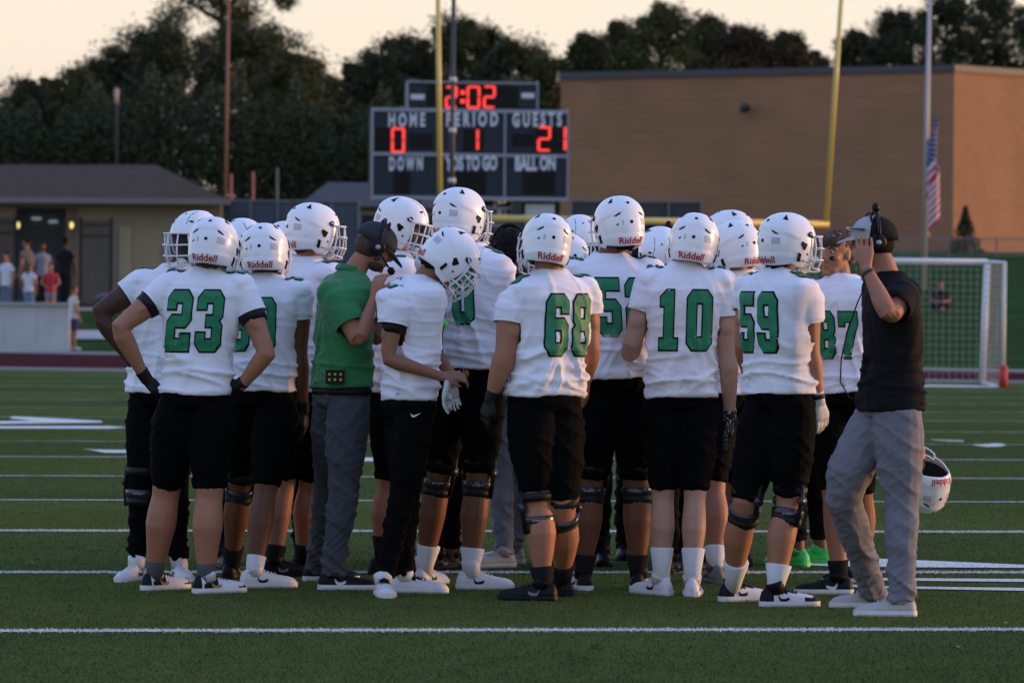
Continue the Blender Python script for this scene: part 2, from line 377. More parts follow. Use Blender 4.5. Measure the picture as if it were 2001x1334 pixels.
# --- chain link and screen fences
M_POST = mat('fence_steel', (.20, .21, .22), .5, metal=.6)
def screen_fence(x0, x1, ytop, ybot, d, lab, mscreen, n):
    t = tag(empty('screen_fence', at((x0 + x1) / 2, ybot, d)), lab, 'fence'); bs = Vector(t.location)
    ppart('screen', mscreen, t, (x0, ytop + 2, x1, ybot, d + .05, .02))
    ppart('top_rail', M_POST, t, (x0, ytop, x1, ytop + 3, d, .06))
    for i in range(n + 1):
        xx = lerp(x0, x1, i / n); ppart('post', M_POST, t, (xx - 1.5, ytop - 2, xx + 1.5, ybot, d - .07, .07))
screen_fence(436, 700, 391, 640, 150, 'blue grey windscreen fence beside the field house', mat('screen_blue', (.075, .09, .11), .9, .25, 1), 5)
screen_fence(1116, 1370, 392, 520, 150, 'dark grey windscreen fence panel against the brick building', mat('screen_dark', (.055, .055, .06), .9, .2, 1), 4)
t = tag(empty('chain_link_fence', at(1700, 505, 160)), 'long chain link fence along the top of the grass bank', 'fence')
ppart('top_rail', M_POST, t, (1372, 463.5, 2120, 466, 160, .05)); ppart('bottom_rail', M_POST, t, (1372, 497, 2120, 498.5, 160, .05))
for i in range(9):
    xx = 1395 + i * 92; ppart('post', M_POST, t, (xx - 1.3, 461, xx + 1.3, 506, 160.1, .06))
mbb = MB()
for i in range(150):
    xx = 1372 + i * 5
    for sgn in (1, -1):
        a = at(xx, 466 if sgn > 0 else 498, 160.03); b = at(xx + 22, 498 if sgn > 0 else 466, 160.03); mbb.tube([a - Vector(t.location), b - Vector(t.location)], .004, 3)
o = build(mbb, 'wire_mesh', M_POST, t); o['kind'] = 'stuff'

screen_fence(704, 1100, 418, 560, 151, 'low dark screen fence behind the scoreboard posts', mat('screen_black', (.03, .032, .034), .9, .2, 1), 6)

# --- brick school building
def brick_mat():
    m = bpy.data.materials.new('brown_brick'); m.use_nodes = True; n = m.node_tree.nodes; l = m.node_tree.links; b = n['Principled BSDF']; b.inputs['Roughness'].default_value = .9
    tc = n.new('ShaderNodeTexCoord'); sp = n.new('ShaderNodeSeparateXYZ'); l.new(tc.outputs['Object'], sp.inputs[0])
    ad = n.new('ShaderNodeMath'); ad.operation = 'ADD'; l.new(sp.outputs[0], ad.inputs[0]); l.new(sp.outputs[1], ad.inputs[1])
    cb = n.new('ShaderNodeCombineXYZ'); l.new(ad.outputs[0], cb.inputs[0]); l.new(sp.outputs[2], cb.inputs[1])
    br = n.new('ShaderNodeTexBrick'); l.new(cb.outputs[0], br.inputs[0]); br.inputs['Scale'].default_value = 1.0; br.inputs['Brick Width'].default_value = .42; br.inputs['Row Height'].default_value = .14; br.inputs['Mortar Size'].default_value = .012
    br.inputs['Color1'].default_value = (.325, .165, .076, 1); br.inputs['Color2'].default_value = (.280, .142, .068, 1); br.inputs['Mortar'].default_value = (.27, .145, .076, 1)
    nz = n.new('ShaderNodeTexNoise'); nz.inputs['Scale'].default_value = .5; l.new(tc.outputs['Object'], nz.inputs[0])
    mr = n.new('ShaderNodeMapRange'); mr.inputs[3].default_value = .8; mr.inputs[4].default_value = 1.2; l.new(nz.outputs[0], mr.inputs[0])
    vm = n.new('ShaderNodeVectorMath'); vm.operation = 'SCALE'; l.new(br.outputs[0], vm.inputs[0]); l.new(mr.outputs[0], vm.inputs['Scale']); l.new(vm.outputs[0], b.inputs['Base Color'])
    return m
M_BRICK = brick_mat()
c0 = at(1096, 143, 180.5); c1 = at(1865, 128, 172); c2 = at(2130, 145, 178.5)
base = Vector((c1.x, c1.y, 2.4)); sb = tag(empty('brick_building', base), 'large windowless brown brick building with flat dark coping', 'building')
def prism(mbb, pts, z0, z1):
    n_ = len(pts); mbb.add([(p[0], p[1], z0) for p in pts] + [(p[0], p[1], z1) for p in pts], [tuple(range(n_ - 1, -1, -1)), tuple(range(n_, 2 * n_))] + [(i, (i + 1) % n_, n_ + (i + 1) % n_, n_ + i) for i in range(n_)])
zt = c1.z; pl = [Vector((c0.x, c0.y, 0)), Vector((c1.x, c1.y, 0)), Vector((c2.x, c2.y, 0)), Vector((c2.x + 4, c2.y + 30, 0)), Vector((c0.x + 4, c0.y + 30, 0))]
bs2 = Vector((base.x, base.y, 0)); zc = c1.z - .22
mbb = MB(); prism(mbb, [p - bs2 for p in pl], -3, zc - 2.4); build(mbb, 'wall', M_BRICK, sb)
cen = sum(pl, Vector()) / 5; mbb = MB(); prism(mbb, [(p + (p - cen).normalized() * .12) - bs2 for p in pl], zc - 2.4 + .003, zc - 2.4 + .24); build(mbb, 'coping', mat('dark_coping', (.055, .06, .066), .6), sb)
p = at(1455, 212, 176.2); ft = tag(empty('flood_lamp', p), 'small black flood lamp mounted on the brick wall', 'lamp'); mbb = MB()
mbb.ell((0, -.4, 0), (.2, 0, 0), (0, .25, 0), (0, 0, .17)); build(mbb, 'lamp_head', mat('flood_black', (.02, .02, .022), .5), ft, True)
mbb = MB(); mbb.tube([(0, .6, 0), (0, -.3, 0)], .06); mbb.box((0, .35, 0), .3, .1, .3); build(mbb, 'mount', mat('flood_mount', (.06, .055, .05), .6), ft)

# --- trees
def leaf_mat(name, c):
    m = mat(name, c, .7, .5, .9, spec=.2); return m
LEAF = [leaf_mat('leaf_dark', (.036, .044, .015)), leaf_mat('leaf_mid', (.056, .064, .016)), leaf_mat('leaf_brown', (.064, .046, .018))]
BARK = mat('bark', (.05, .042, .035), .9, .3, 4)
def tree(px, ytop, wpx, d, kind, lab, ybot=395, n=5200, holes=0.0, trunk=True):
    x0 = at(px, 500, d).x; z0 = tz(x0, d); ztop = at(px, ytop, d).z; zb = max(z0 + .6, at(px, ybot, d).z); w = wpx * d / FPX
    t = tag(empty('tree', (x0, d, z0)), lab, 'tree', 'trees beyond the field')
    rng = np.random.default_rng(int(abs(px) * 7 + d)); H = ztop - zb
    mbb = MB(); mbb.tube([(0, 0, -.3), (.1, 0, H * .3), (-.1, .1, zb - z0 + H * .75)], [.32, .24, .08], 8)
    for k in range(7):
        a = k * 2.4; hh = zb - z0 + H * (.15 + .09 * k); mbb.tube([(0, 0, hh), (math.cos(a) * w * .3, math.sin(a) * w * .3, hh + H * .12), (math.cos(a) * w * .62, math.sin(a) * w * .5, hh + H * .2)], [.13, .08, .03], 5)
    build(mbb, 'trunk', BARK, t, True)
    nl = 44; lob = []
    for k in range(nl):
        h = (k + .5) / nl; prof = max(.25, 1 - abs(2 * h - .85) ** 2.6) if not holes else math.sin(math.pi * min(.98, .12 + .86 * h) ** .8) ** .7
        a = k * 2.399 + rng.uniform(-.4, .4); r = w * prof * rng.uniform(.2, .85)
        s = w * rng.uniform(.14, .36) * (.8 if holes else 1) * (.6 + .4 * prof)
        lob.append((math.cos(a) * r, math.sin(a) * r * .9, zb - z0 + H * (.06 + .9 * h) - s * .45 * (h > .85), s, s * rng.uniform(.65, .9)))
    lob.append((w * rng.uniform(-.3, .3), 0, zb - z0 + H - w * .28, w * .36, w * .28))
    L = np.array(lob); pick = rng.integers(0, len(L), n); dirs = rng.normal(size=(n, 3)); dirs /= np.linalg.norm(dirs, axis=1)[:, None]
    rr = np.minimum(np.abs(rng.normal(.72, .30, n)), 1.5); c = L[pick][:, :3] + dirs * rr[:, None] * np.c_[L[pick][:, 3], L[pick][:, 3], L[pick][:, 4]]
    s = rng.uniform(.05, .12, n)
    u = rng.normal(size=(n, 3)); u /= np.linalg.norm(u, axis=1)[:, None]; v = np.cross(u, rng.normal(size=(n, 3))); v /= np.linalg.norm(v, axis=1)[:, None]
    V = np.empty((n, 3, 3)); V[:, 0] = c - u * s[:, None]; V[:, 1] = c + v * s[:, None] * .9; V[:, 2] = c + u * s[:, None]
    me = bpy.data.meshes.new('crown'); me.vertices.add(3 * n); me.vertices.foreach_set('co', V.reshape(-1)); me.loops.add(3 * n); me.loops.foreach_set('vertex_index', np.arange(3 * n, dtype=np.int32))
    me.polygons.add(n); me.polygons.foreach_set('loop_start', np.arange(0, 3 * n, 3, dtype=np.int32)); me.update(); me.validate()
    link('crown', me, t, LEAF[kind])
TREES = [(-40, 150, 95, 205, 0, 'dark round tree behind the end of the field house roof'), (58, 152, 85, 200, 0, 'dark bushy tree above the field house lantern doorway'),
 (150, 128, 75, 207, 1, 'dark green tree left of the tall open crowned tree'), (235, 84, 80, 212, 0, 'dense dark tree stepping up towards the tallest tree'),
 (330, 48, 115, 204, 0, 'broad dark tree standing before the tallest tree'), (470, 38, 120, 206, 0, 'broad dark tree behind the thin rusty light pole'),
 (570, 92, 95, 203, 1, 'green brown tree right of the thin rusty light pole'), (645, 148, 60, 208, 0, 'small dark tree in the dip left of the scoreboard'),
 (735, 92, 85, 214, 0, 'dark tree left of the scoreboard clock, sky through its edge'), (815, 62, 95, 216, 0, 'dark tree behind the left goal upright'),
 (905, 22, 90, 219, 1, 'taller dark tree peaking above the scoreboard clock'), (995, 66, 100, 214, 0, 'dark tree right of the scoreboard clock'), (1062, 105, 62, 211, 1, 'small tree between scoreboard and brick building'),
 (100, 148, 70, 203, 1, 'dark leafy tree above the ridge of the field house roof'), (195, 112, 70, 214, 0, 'dark tree rising beside the pale transformer'), (285, 50, 85, 216, 0, 'dark tree filling under the tallest open crown'), (525, 52, 85, 209, 1, 'olive dark tree right of the tallest trunk'), (605, 112, 70, 211, 0, 'dark tree sloping down towards the scoreboard'), (690, 118, 60, 217, 0, 'dark tree at the scoreboard edge, loose leaves against sky'), (775, 72, 70, 219, 0, 'dark tree over the left part of the scoreboard clock'), (862, 44, 70, 221, 1, 'dark tree between goal upright and thin dark pole'), (950, 46, 75, 221, 0, 'dark tree directly above the clock digits'), (1040, 88, 62, 216, 0, 'dark tree above the right end of the clock'),
 (1140, 68, 52, 224, 1, 'slim green tree over the left corner of the brick building'), (1205, 42, 50, 228, 1, 'slender tree behind the brick roof, second from its left corner'),
 (1290, 6, 95, 222, 1, 'largest green tree rising behind the brick building'), (1385, 30, 70, 226, 1, 'green tree merging with the largest tree behind the brick building'), (1455, 52, 80, 224, 2, 'brownish rounded tree behind the brick building'),
 (1540, 66, 60, 223, 2, 'brown green tree left of the right goal upright'), (1598, 118, 26, 221, 2, 'small sparse tree at the right goal upright'),
 (1668, 62, 55, 226, 0, 'dark tree between right goal upright and flagpole'), (1745, 18, 80, 230, 0, 'dark tree just left of the flagpole top'),
 (1850, -15, 95, 226, 0, 'tall dark tree directly behind the flagpole top'), (1945, -25, 95, 229, 0, 'tall dark tree over the sunlit brick corner'), (2060, -10, 90, 226, 0, 'dark tree beyond the sunlit end of the brick building')]
for a in TREES: tree(a[0], a[1] - 6, a[2] * 1.34, *a[3:6], ybot=400 if a[0] < 1090 else 200, n=20000 if a[0] < 1090 else 17000)
tree(432, -95, 190, 218, 1, 'tallest tree with open airy crown letting sky through', ybot=190, n=21000, holes=.4)
# understorey that closes the wood's foot
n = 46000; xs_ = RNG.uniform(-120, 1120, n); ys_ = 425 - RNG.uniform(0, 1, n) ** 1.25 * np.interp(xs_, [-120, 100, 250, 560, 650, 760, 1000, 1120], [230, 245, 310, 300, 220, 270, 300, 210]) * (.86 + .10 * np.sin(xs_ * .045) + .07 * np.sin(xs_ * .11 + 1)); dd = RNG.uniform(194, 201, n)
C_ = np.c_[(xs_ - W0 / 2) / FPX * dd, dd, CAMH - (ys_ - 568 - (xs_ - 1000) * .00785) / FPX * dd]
u = RNG.normal(size=(n, 3)); u /= np.linalg.norm(u, axis=1)[:, None]; v = np.cross(u, RNG.normal(size=(n, 3))); v /= np.linalg.norm(v, axis=1)[:, None]; s_ = RNG.uniform(.07, .17, n)[:, None]
V = np.empty((n, 3, 3)); V[:, 0] = C_ - u * s_; V[:, 1] = C_ + v * s_ * .9; V[:, 2] = C_ + u * s_
me = bpy.data.meshes.new('undergrowth'); me.vertices.add(3 * n); me.vertices.foreach_set('co', V.reshape(-1)); me.loops.add(3 * n); me.loops.foreach_set('vertex_index', np.arange(3 * n, dtype=np.int32)); me.polygons.add(n); me.polygons.foreach_set('loop_start', np.arange(0, 3 * n, 3, dtype=np.int32)); me.update(); me.validate()
tag(link('undergrowth', me, None, LEAF[0]), 'dark undergrowth filling the foot of the wood', 'undergrowth', kind='stuff')
# small conifer by the brick wall
q = at(1886, 502, 163); ct = tag(empty('conifer', (q.x, 163, tz(q.x, 163))), 'small dark conical evergreen against the sunlit brick wall', 'tree')
mbb = MB(); mbb.tube([(0, 0, 0), (0, 0, 1.5)], [.06, .02], 6); build(mbb, 'trunk', BARK, ct)
mbb = MB()
for i in range(900):
    h = random.random() ** 1.3; a = random.uniform(0, 6.28); r = (.05 + .52 * (1 - h) ** 1.2) * random.uniform(.3, 1.1); c = Vector((math.cos(a) * r, math.sin(a) * r, .08 + h * 1.5)); s = random.uniform(.04, .10)
    u = Vector((random.gauss(0, 1), random.gauss(0, 1), random.gauss(0, 1))).normalized() * s; v = u.orthogonal() * .6; mbb.add([c - u, c + v, c + u, c - v], [(0, 1, 2, 3)])
build(mbb, 'crown', LEAF[0], ct)

# --- distant house between wood and scoreboard
D = 165; hs = tag(empty('distant_house', at(690, 420, D)), 'distant low house with dark roof left of the scoreboard', 'building')
ppart('wall', mat('house_wall', (.30, .28, .22), .9), hs, (600, 396, 860, 520, D, 4))
b0 = Vector(hs.location); mbr = MB(); mbr.add([rp(585, 400, D - .8), rp(880, 408, D - .8), rp(880, 408, D + 6), rp(585, 400, D + 6), rp(640, 356, D + 2.5), rp(820, 358, D + 2.5)], [(0, 1, 5, 4), (1, 2, 5), (2, 3, 4, 5), (0, 4, 3), (0, 3, 2, 1)]); build(mbr, 'roof', mat('house_roof', (.05, .048, .05), .9, .3, 3), hs)

# --- poles
def pole(name, x0, y0, x1, y1, d, r, m, lab, cat='pole', group=None):
    t = tag(empty(name, at(x0, y0, d)), lab, cat, group); ptube('shaft', m, t, [at(x0, y0, d), at(x1, y1, d)], [r, r * .8]); return t
t = pole('light_pole', 439, 470, 448, -60, 165, .06, mat('rusty_pole', (.26, .11, .065), .7, .25, 2), 'tall thin rusty orange pole rising through the trees')
ptube('fitting', mat('pole_fitting', (.25, .25, .25), .5), t, [at(440, -40, 164.6), at(440, 8, 164.6)], .05)
for x, y, c in ((451, 340, (.40, .13, .08)), (494, 336, (.42, .13, .08)), (541, 328, (.12, .13, .12))): pole('marker_post', x, 450, x + 1, y, 158, .045, mat('post_%d' % x, c, .7), {451: 'short rusty post beside the tall rusty pole', 494: 'bright orange post behind the windscreen fence', 541: 'grey green post behind the windscreen fence'}[x], 'post')
t = tag(empty('utility_pole', at(228, 330, 190)), 'pale utility pole fragment showing through the dark trees', 'pole'); ptube('shaft', mat('dim_pole', (.05, .042, .036), .9), t, [at(228, 420, 190), at(228, 168, 190)], .06); ptube('transformer', mat('pale_pole', (.45, .33, .27), .8), t, [at(227, 204, 189.8), at(228, 174, 189.8)], .09)
t = pole('net_pole', 881, 600, 887, -60, 103, .055, mat('dark_pole', (.03, .03, .034), .5), 'thin dark pole with pale clamps before the scoreboard')
for y in (156, 255, 353):
    mbb = MB(); q = at(885.5 - (y - 156) * .012, y, 102.9) - Vector(t.location); mbb.tube([q - Vector((0, 0, .05)), q + Vector((0, 0, .05))], .075, 10); build(mbb, 'clamp', mat('clamp_white', (.6, .58, .55), .6), t, True)
# flagpole and limp flag
M_ALU = mat('aluminium', (.42, .40, .38), .5, .08, 3, metal=.15)
t = tag(empty('flagpole', at(1805, 560, 139)), 'aluminium flagpole standing on the grass bank', 'flagpole'); ptube('shaft', M_ALU, t, [at(1804, 575, 139), at(1818, -60, 139)], [.075, .055], 10)
fl = bpy.data.meshes.new('flag'); NU, NV = 44, 30; vv = []; ff = []
hb = at(1812, 217, 138.9); bs = hb
for i in range(NU):
    u = i / (NU - 1)
    for j in range(NV):
        v = j / (NV - 1)
        zz = -v * 1.9 * (1 - .2 * u) - 2.15 * u ** 1.05
        fold = math.sin(u * 10.7 + v * 1.2) * .17 * min(1, u * 5) + math.sin(u * 23 + v * 5) * .012
        vv.append((.16 + fold + .03 * u, math.cos(u * 10.7 + v * 1.2) * .10 * min(1, u * 5) - u * .3, zz))
for i in range(NU - 1):
    for j in range(NV - 1): ff.append((i * NV + j, (i + 1) * NV + j, (i + 1) * NV + j + 1, i * NV + j + 1))
fl.from_pydata(vv, [], ff); uvl = fl.uv_layers.new(name='UVMap')
for lp in fl.loops:
    i, j = divmod(lp.vertex_index, NV); uvl.data[lp.index].uv = (i / (NU - 1), j / (NV - 1))
fl.polygons.foreach_set('use_smooth', [True] * len(fl.polygons))
m = bpy.data.materials.new('flag_cloth'); m.use_nodes = True; n = m.node_tree.nodes; l = m.node_tree.links; b = n['Principled BSDF']; b.inputs['Roughness'].default_value = .8
uvn = n.new('ShaderNodeUVMap'); sp = n.new('ShaderNodeSeparateXYZ'); l.new(uvn.outputs[0], sp.inputs[0])
def mth(op, a, bb=None):
    q = n.new('ShaderNodeMath'); q.operation = op
    for k, s_ in enumerate((a, bb)):
        if s_ is None: continue
        if isinstance(s_, (int, float)): q.inputs[k].default_value = s_
        else: l.new(s_, q.inputs[k])
    return q.outputs[0]
stripe = mth('LESS_THAN', mth('FRACT', mth('MULTIPLY', sp.outputs[1], 6.5)), .5)
canton = mth('MULTIPLY', mth('LESS_THAN', sp.outputs[0], .4), mth('LESS_THAN', sp.outputs[1], .54))
star = mth('GREATER_THAN', mth('MULTIPLY', mth('SINE', mth('MULTIPLY', sp.outputs[0], 94.0)), mth('SINE', mth('MULTIPLY', sp.outputs[1], 80.0))), .62)
mx = n.new('ShaderNodeMix'); mx.data_type = 'RGBA'; mx.inputs[6].default_value = (.62, .61, .63, 1); mx.inputs[7].default_value = (.45, .012, .025, 1); l.new(stripe, mx.inputs[0])
mc = n.new('ShaderNodeMix'); mc.data_type = 'RGBA'; mc.inputs[6].default_value = (.02, .035, .13, 1); mc.inputs[7].default_value = (.7, .7, .72, 1); l.new(star, mc.inputs[0])
m2 = n.new('ShaderNodeMix'); m2.data_type = 'RGBA'; l.new(canton, m2.inputs[0]); l.new(mx.outputs[2], m2.inputs[6]); l.new(mc.outputs[2], m2.inputs[7]); l.new(m2.outputs[2], b.inputs['Base Color'])
tag(link('flag', fl, None, m, hb), 'limp striped flag with blue starred corner hanging on the flagpole', 'flag')

# --- goalposts
M_YEL = mat('goal_yellow', (.66, .49, .11), .45, .08, 2, coat=.2)
gl, gr = at(860, 425, 88.0), at(1614, 438, 90.4)
gp = tag(empty('goalpost', (lerp(gl, gr, .5).x, 92.0, 0)), 'yellow football goalpost with crossbar and two tall uprights', 'goalpost')
ptube('crossbar', M_YEL, gp, [gl + (gl - gr).normalized() * .05, gr + (gr - gl).normalized() * .05], .062, 12)
ptube('upright', M_YEL, gp, [gl, at(855, -120, 88.0)], [.048, .043], 10); ptube('upright', M_YEL, gp, [gr, at(1652, -120, 90.4)], [.048, .043], 10)
mid = lerp(gl, gr, .5); ptube('gooseneck', M_YEL, gp, [(mid.x, 92.0, 0), (mid.x, 92.0, mid.z - .9), (mid.x, 91.6, mid.z - .25), (mid.x, mid.y + .3, mid.z - .01), mid], .085, 10)

# --- soccer goal
M_WHT = mat('white_tube', (.70, .72, .74), .4, .06, 3)
d1 = gnd(1919, 748).y; sg = tag(empty('soccer_goal', gnd(1550, 742)), 'white soccer goal with net and red weighted rear leg', 'goal'); tl, tr = at(1180, 503, d1 + 1.5), at(1929, 512, d1)
ft_r = gnd(1919, 748.5); ft_l = Vector((tl.x, tl.y, 0)); rr_t = at(1963, 513.5, d1 - 3.6); rr_b = gnd(1960, 757)
rl_t = rr_t + (tl - tr); rl_b = rr_b + (ft_l - ft_r)
ptube('crossbar', M_WHT, sg, [tl, tr], .055, 10); ptube('post', M_WHT, sg, [tr, ft_r], .058, 10); ptube('post', M_WHT, sg, [tl, ft_l], .058, 10)
ptube('top_stay', M_WHT, sg, [tr, rr_t], .03, 8); ptube('top_stay', M_WHT, sg, [tl, rl_t], .03, 8)
rg = ptube('rear_leg', mat('cream_tube', (.55, .52, .45), .5), sg, [rr_t, rr_b], .035, 8); ptube('rear_leg', MATS['cream_tube'], sg, [rl_t, rl_b], .035, 8)
ptube('red_pad', mat('red_pad', (.42, .03, .03), .6), sg, [rr_b, lerp(rr_b, rr_t, .17)], .075, 10)
ptube('ground_bar', M_WHT, sg, [ft_r, rr_b], .03, 8); ptube('ground_bar', M_WHT, sg, [rr_b, rl_b], .03, 8)
mbb = MB(); bs = Vector(sg.location)
def netq(a, b_, c, d_, nu, nv):
    for i in range(nu + 1): mbb.tube([lerp(a, b_, i / nu) - bs, lerp(d_, c, i / nu) - bs], .0035, 3, cap=False)
    for j in range(nv + 1): mbb.tube([lerp(a, d_, j / nv) - bs, lerp(b_, c, j / nv) - bs], .0035, 3, cap=False)
netq(rl_t, rr_t, rr_b, rl_b, 60, 18); netq(tr, rr_t, rr_b, ft_r, 22, 18)
o = build(mbb, 'net', mat('net_cord', (.30, .32, .30), .8), sg); o['kind'] = 'stuff'

# --- scoreboard
SBD = 125.0; yaw = rad(11)
pc = at(919, 300, SBD); SBR = Matrix.Rotation(yaw, 3, 'Z')
sbd = tag(empty('scoreboard', (pc.x, pc.y, tz(pc.x, pc.y))), 'dark grey scoreboard with red lit digits on steel posts', 'scoreboard')
S1 = SBD / FPX; KX = 1 / math.cos(yaw)
def sbp(px, py, off=0.0):        # picture offset from the board's centre to board coordinates
    return Vector(((px - 919) * S1 * KX, -off, pc.z - sbd.location.z - (py - 300 - (px - 919) * .027) * S1))
M_PANEL = mat('board_panel', (.026, .033, .044), .6, .12, 2, spec=.2); M_FRAME = mat('board_frame', (.27, .30, .34), .5, .1, 2, metal=.2); M_BLK = mat('digit_window', (.008, .008, .009), .4)
M_LTR = mat('board_letter', (.62, .66, .70), .6, .05); M_LED = mat('red_led', (.5, .02, .02), .5, emit=((1.0, .05, .035), 1.35))
def sbox(mbb, x0, y0, x1, y1, off, th):
    a, b_ = sbp(x0, y0, off), sbp(x1, y1, off); c = (a + b_) / 2
    mbb.box(c + Vector((0, th / 2, 0)), abs(b_.x - a.x), th, abs(b_.z - a.z))
def spart(name, m, par, *rs):
    mbb = MB(); [sbox(mbb, *r) for r in rs]; mbb.v = [tuple(SBR @ Vector(v)) for v in mbb.v]; return build(mbb, name, m, par)
X0, X1, Y0, YM, Y1 = 727, 1111, 215, 303, 389
spart('cabinet', mat('board_back', (.03, .034, .04), .7), sbd, (X0, Y0, X1, Y1, -.08, .3)); spart('cabinet', MATS['board_back'], sbd, (795, 161, 1050, 215, -.08, .3))
for (xa, xb) in ((X0, 861), (861, 986), (986, X1)):
    for (ya, yb) in ((Y0, YM), (YM, Y1)): spart('panel', M_PANEL, sbd, (xa + 1.5, ya + 1.5, xb - 1.5, yb - 1.5, 0, .07))
spart('panel', M_PANEL, sbd, (797, 163, 1048, 213, 0, .07))
fr = 3.2
for r in ((X0, Y0, X1, Y0 + fr), (X0, YM - 2, X1, YM + 2), (X0, Y1 - fr, X1, Y1)): spart('frame_bar', M_FRAME, sbd, (*r, .04, .11))
for x in (X0, 861, 986, X1): spart('frame_bar', M_FRAME, sbd, (x - (0 if x == X0 else (fr if x == X1 else 2)), Y0, x + (fr if x == X0 else (0 if x == X1 else 2)), Y1, .036, .10))
spart('frame_bar', M_FRAME, sbd, (794, 160, 1051, 163.5, .04, .11)); spart('frame_bar', M_FRAME, sbd, (794, 160, 797.5, 215, .036, .1)); spart('frame_bar', M_FRAME, sbd, (1047.5, 160, 1051, 215, .036, .1))
for r in ((834, 166, 1012, 213), (733, 246, 785, 296), (800, 259, 845, 290), (905, 253, 945, 296), (1000, 262, 1042, 288), (1045, 250, 1107, 298), (770, 333, 803, 383), (888, 334, 950, 383), (1022, 334, 1086, 383)): spart('digit_window', M_BLK, sbd, (*r, .012, .08))
for r in ((802, 183, 829, 194), (1018, 183, 1043, 194)): spart('white_plate', mat('plate_white', (.62, .63, .64), .6), sbd, (*r, .02, .08))
SEG = {'0': 'abcdef', '1': 'bc', '2': 'abged'}
def led(ch, x0, y0, x1, y1):
    w = 4.3; ym = (y0 + y1) / 2
    R_ = {'a': (x0 + w * .6, y0, x1 - w * .6, y0 + w), 'g': (x0 + w * .6, ym - w / 2, x1 - w * .6, ym + w / 2), 'd': (x0 + w * .6, y1 - w, x1 - w * .6, y1), 'f': (x0, y0 + w * .5, x0 + w, ym - 1.2), 'b': (x1 - w, y0 + w * .5, x1, ym - 1.2), 'e': (x0, ym + 1.2, x0 + w, y1 - w * .5), 'c': (x1 - w, ym + 1.2, x1, y1 - w * .5)}
    spart('led_digit', M_LED, sbd, *[(*R_[s_], .03, .03) for s_ in SEG[ch]])
led('2', 869, 168, 893, 212); led('0', 911, 168, 937, 212.5); led('2', 943, 168, 967, 212.5)
spart('led_colon_dot', M_LED, sbd, (899, 177, 907, 185, .03, .03)); spart('led_colon_dot', M_LED, sbd, (899, 194, 907, 202, .03, .03))
led('0', 765, 248, 791, 297); led('1', 912, 252, 935, 295); led('2', 1050, 249, 1076, 298); led('1', 1081, 249, 1106, 298)
def stext(txt, x0, x1, y0, y1):
    me = font_mesh(txt, .045, 'lettering', .0); co = getco(me); mn, mxx = co.min(0), co.max(0); out = np.empty_like(co)
    for i, c in enumerate(co):
        u = (c[0] - mn[0]) / (mxx[0] - mn[0]); v = (c[1] - mn[1]) / (mxx[1] - mn[1]); out[i] = SBR @ sbp(lerp(x0, x1, u), lerp(y1, y0, v), .05)
    setco(me, out); link('lettering', me, sbd, M_LTR)
stext('H O M E', 759, 830, 219, 247); stext('P E R I O D', 871, 972, 219, 248); stext('G U E S T S', 1000, 1097, 221, 250)
stext('D O W N', 761, 826, 304, 332); stext('YDS TO GO', 869, 971, 304, 334); stext('BALL ON', 1006, 1085, 306, 336)
for x in (815, 1012):
    spart('post', mat('dark_post', (.03, .03, .033), .6), sbd, (x - 9, Y1, x + 9, 620, -.02, .26)); spart('post_cap', MATS['dark_post'], sbd, (x - 7, 150, x + 7, Y1, -.35, .2))
for r, c in (((1030, 400, 1087, 441), (.5, .53, .55)), ((950, 404, 1008, 411), (.2, .24, .28)), ((950, 437, 1008, 444), (.2, .24, .28)), ((950, 411, 958, 460), (.14, .17, .2)), ((1030, 441, 1087, 452), (.36, .4, .42))):
    spart('sponsor_panel', mat('sp_%d_%d' % (r[0], r[1]), c, .6), sbd, (*r, -.15, .06))
# --- traffic-side speck: orange cone by the track
q = gnd(272, 706); t = tag(empty('safety_cone', q), 'small red orange cone standing on the track', 'cone'); mbb = MB(); mbb.tube([(0, 0, 0.03), (0, 0, .45)], [.13, .03], 12); build(mbb, 'cone_body', mat('cone_red', (.45, .06, .03), .6), t, True); mbb = MB(); mbb.box((0, 0, .015), .34, .34, .03); build(mbb, 'base', MATS['cone_red'], t)
# ================================================================== HELMET (one pattern, copied)
def h_r(th, ph):
    """shell surface, th: azimuth from the front to the wearer's right, ph: elevation"""
    ct, st = math.cos(th), math.sin(th); cp, sp_ = math.cos(ph), math.sin(ph)
    a = .122; b = .150 if ct < 0 else .146; c = .146 if sp_ > 0 else .165
    d = Vector((st * cp, ct * cp, sp_)); n_ = 2.25
    r = (abs(d.x / a) ** n_ + abs(d.y / b) ** n_ + abs(d.z / c) ** n_) ** (-1 / n_)
    back = sm(.2, -.5, ct)
    line = rad(24) - rad(20) * (1 - abs(ct)) ** 1.0                 # ridge that wraps the back
    r *= 1 - .040 * back * sm(line + rad(2.5), line - rad(2.5), ph)
    l2 = rad(-23) - rad(6) * (1 - abs(ct))
    r *= 1 + .038 * back * sm(l2 + rad(2.0), l2 - rad(2.0), ph)
    return d * r
def h_low(th):      # lowest elevation of the shell at an azimuth
    t = abs(math.degrees(th)); t = min(t, 360 - t)
    if t < 48: return rad(14)
    if t < 57: return rad(lerp(14, -52, sm(48, 57, t)))
    if t < 92: return rad(-54)
    if t < 112: return rad(lerp(-54, -45, sm(92, 112, t)))
    return rad(-45 + 1.0 * sm(150, 180, t))
ths = sorted(set([round(x, 2) for x in np.arange(-180, 180, 5)] + [round(s_ * x, 2) for s_ in (1, -1) for x in np.arange(47, 59, 1.0)]))
rings_ = []; NP = 34
for i in range(NP + 1):
    t = i / NP; rings_.append([h_r(rad(a), lerp(rad(89.5), h_low(rad(a)), t)) for a in ths])
mb = MB(); mb.rings(rings_, cap=False); mb.add([], []); mb.f.append(tuple(range(len(ths))))
HS = mb.mesh('shell', True)
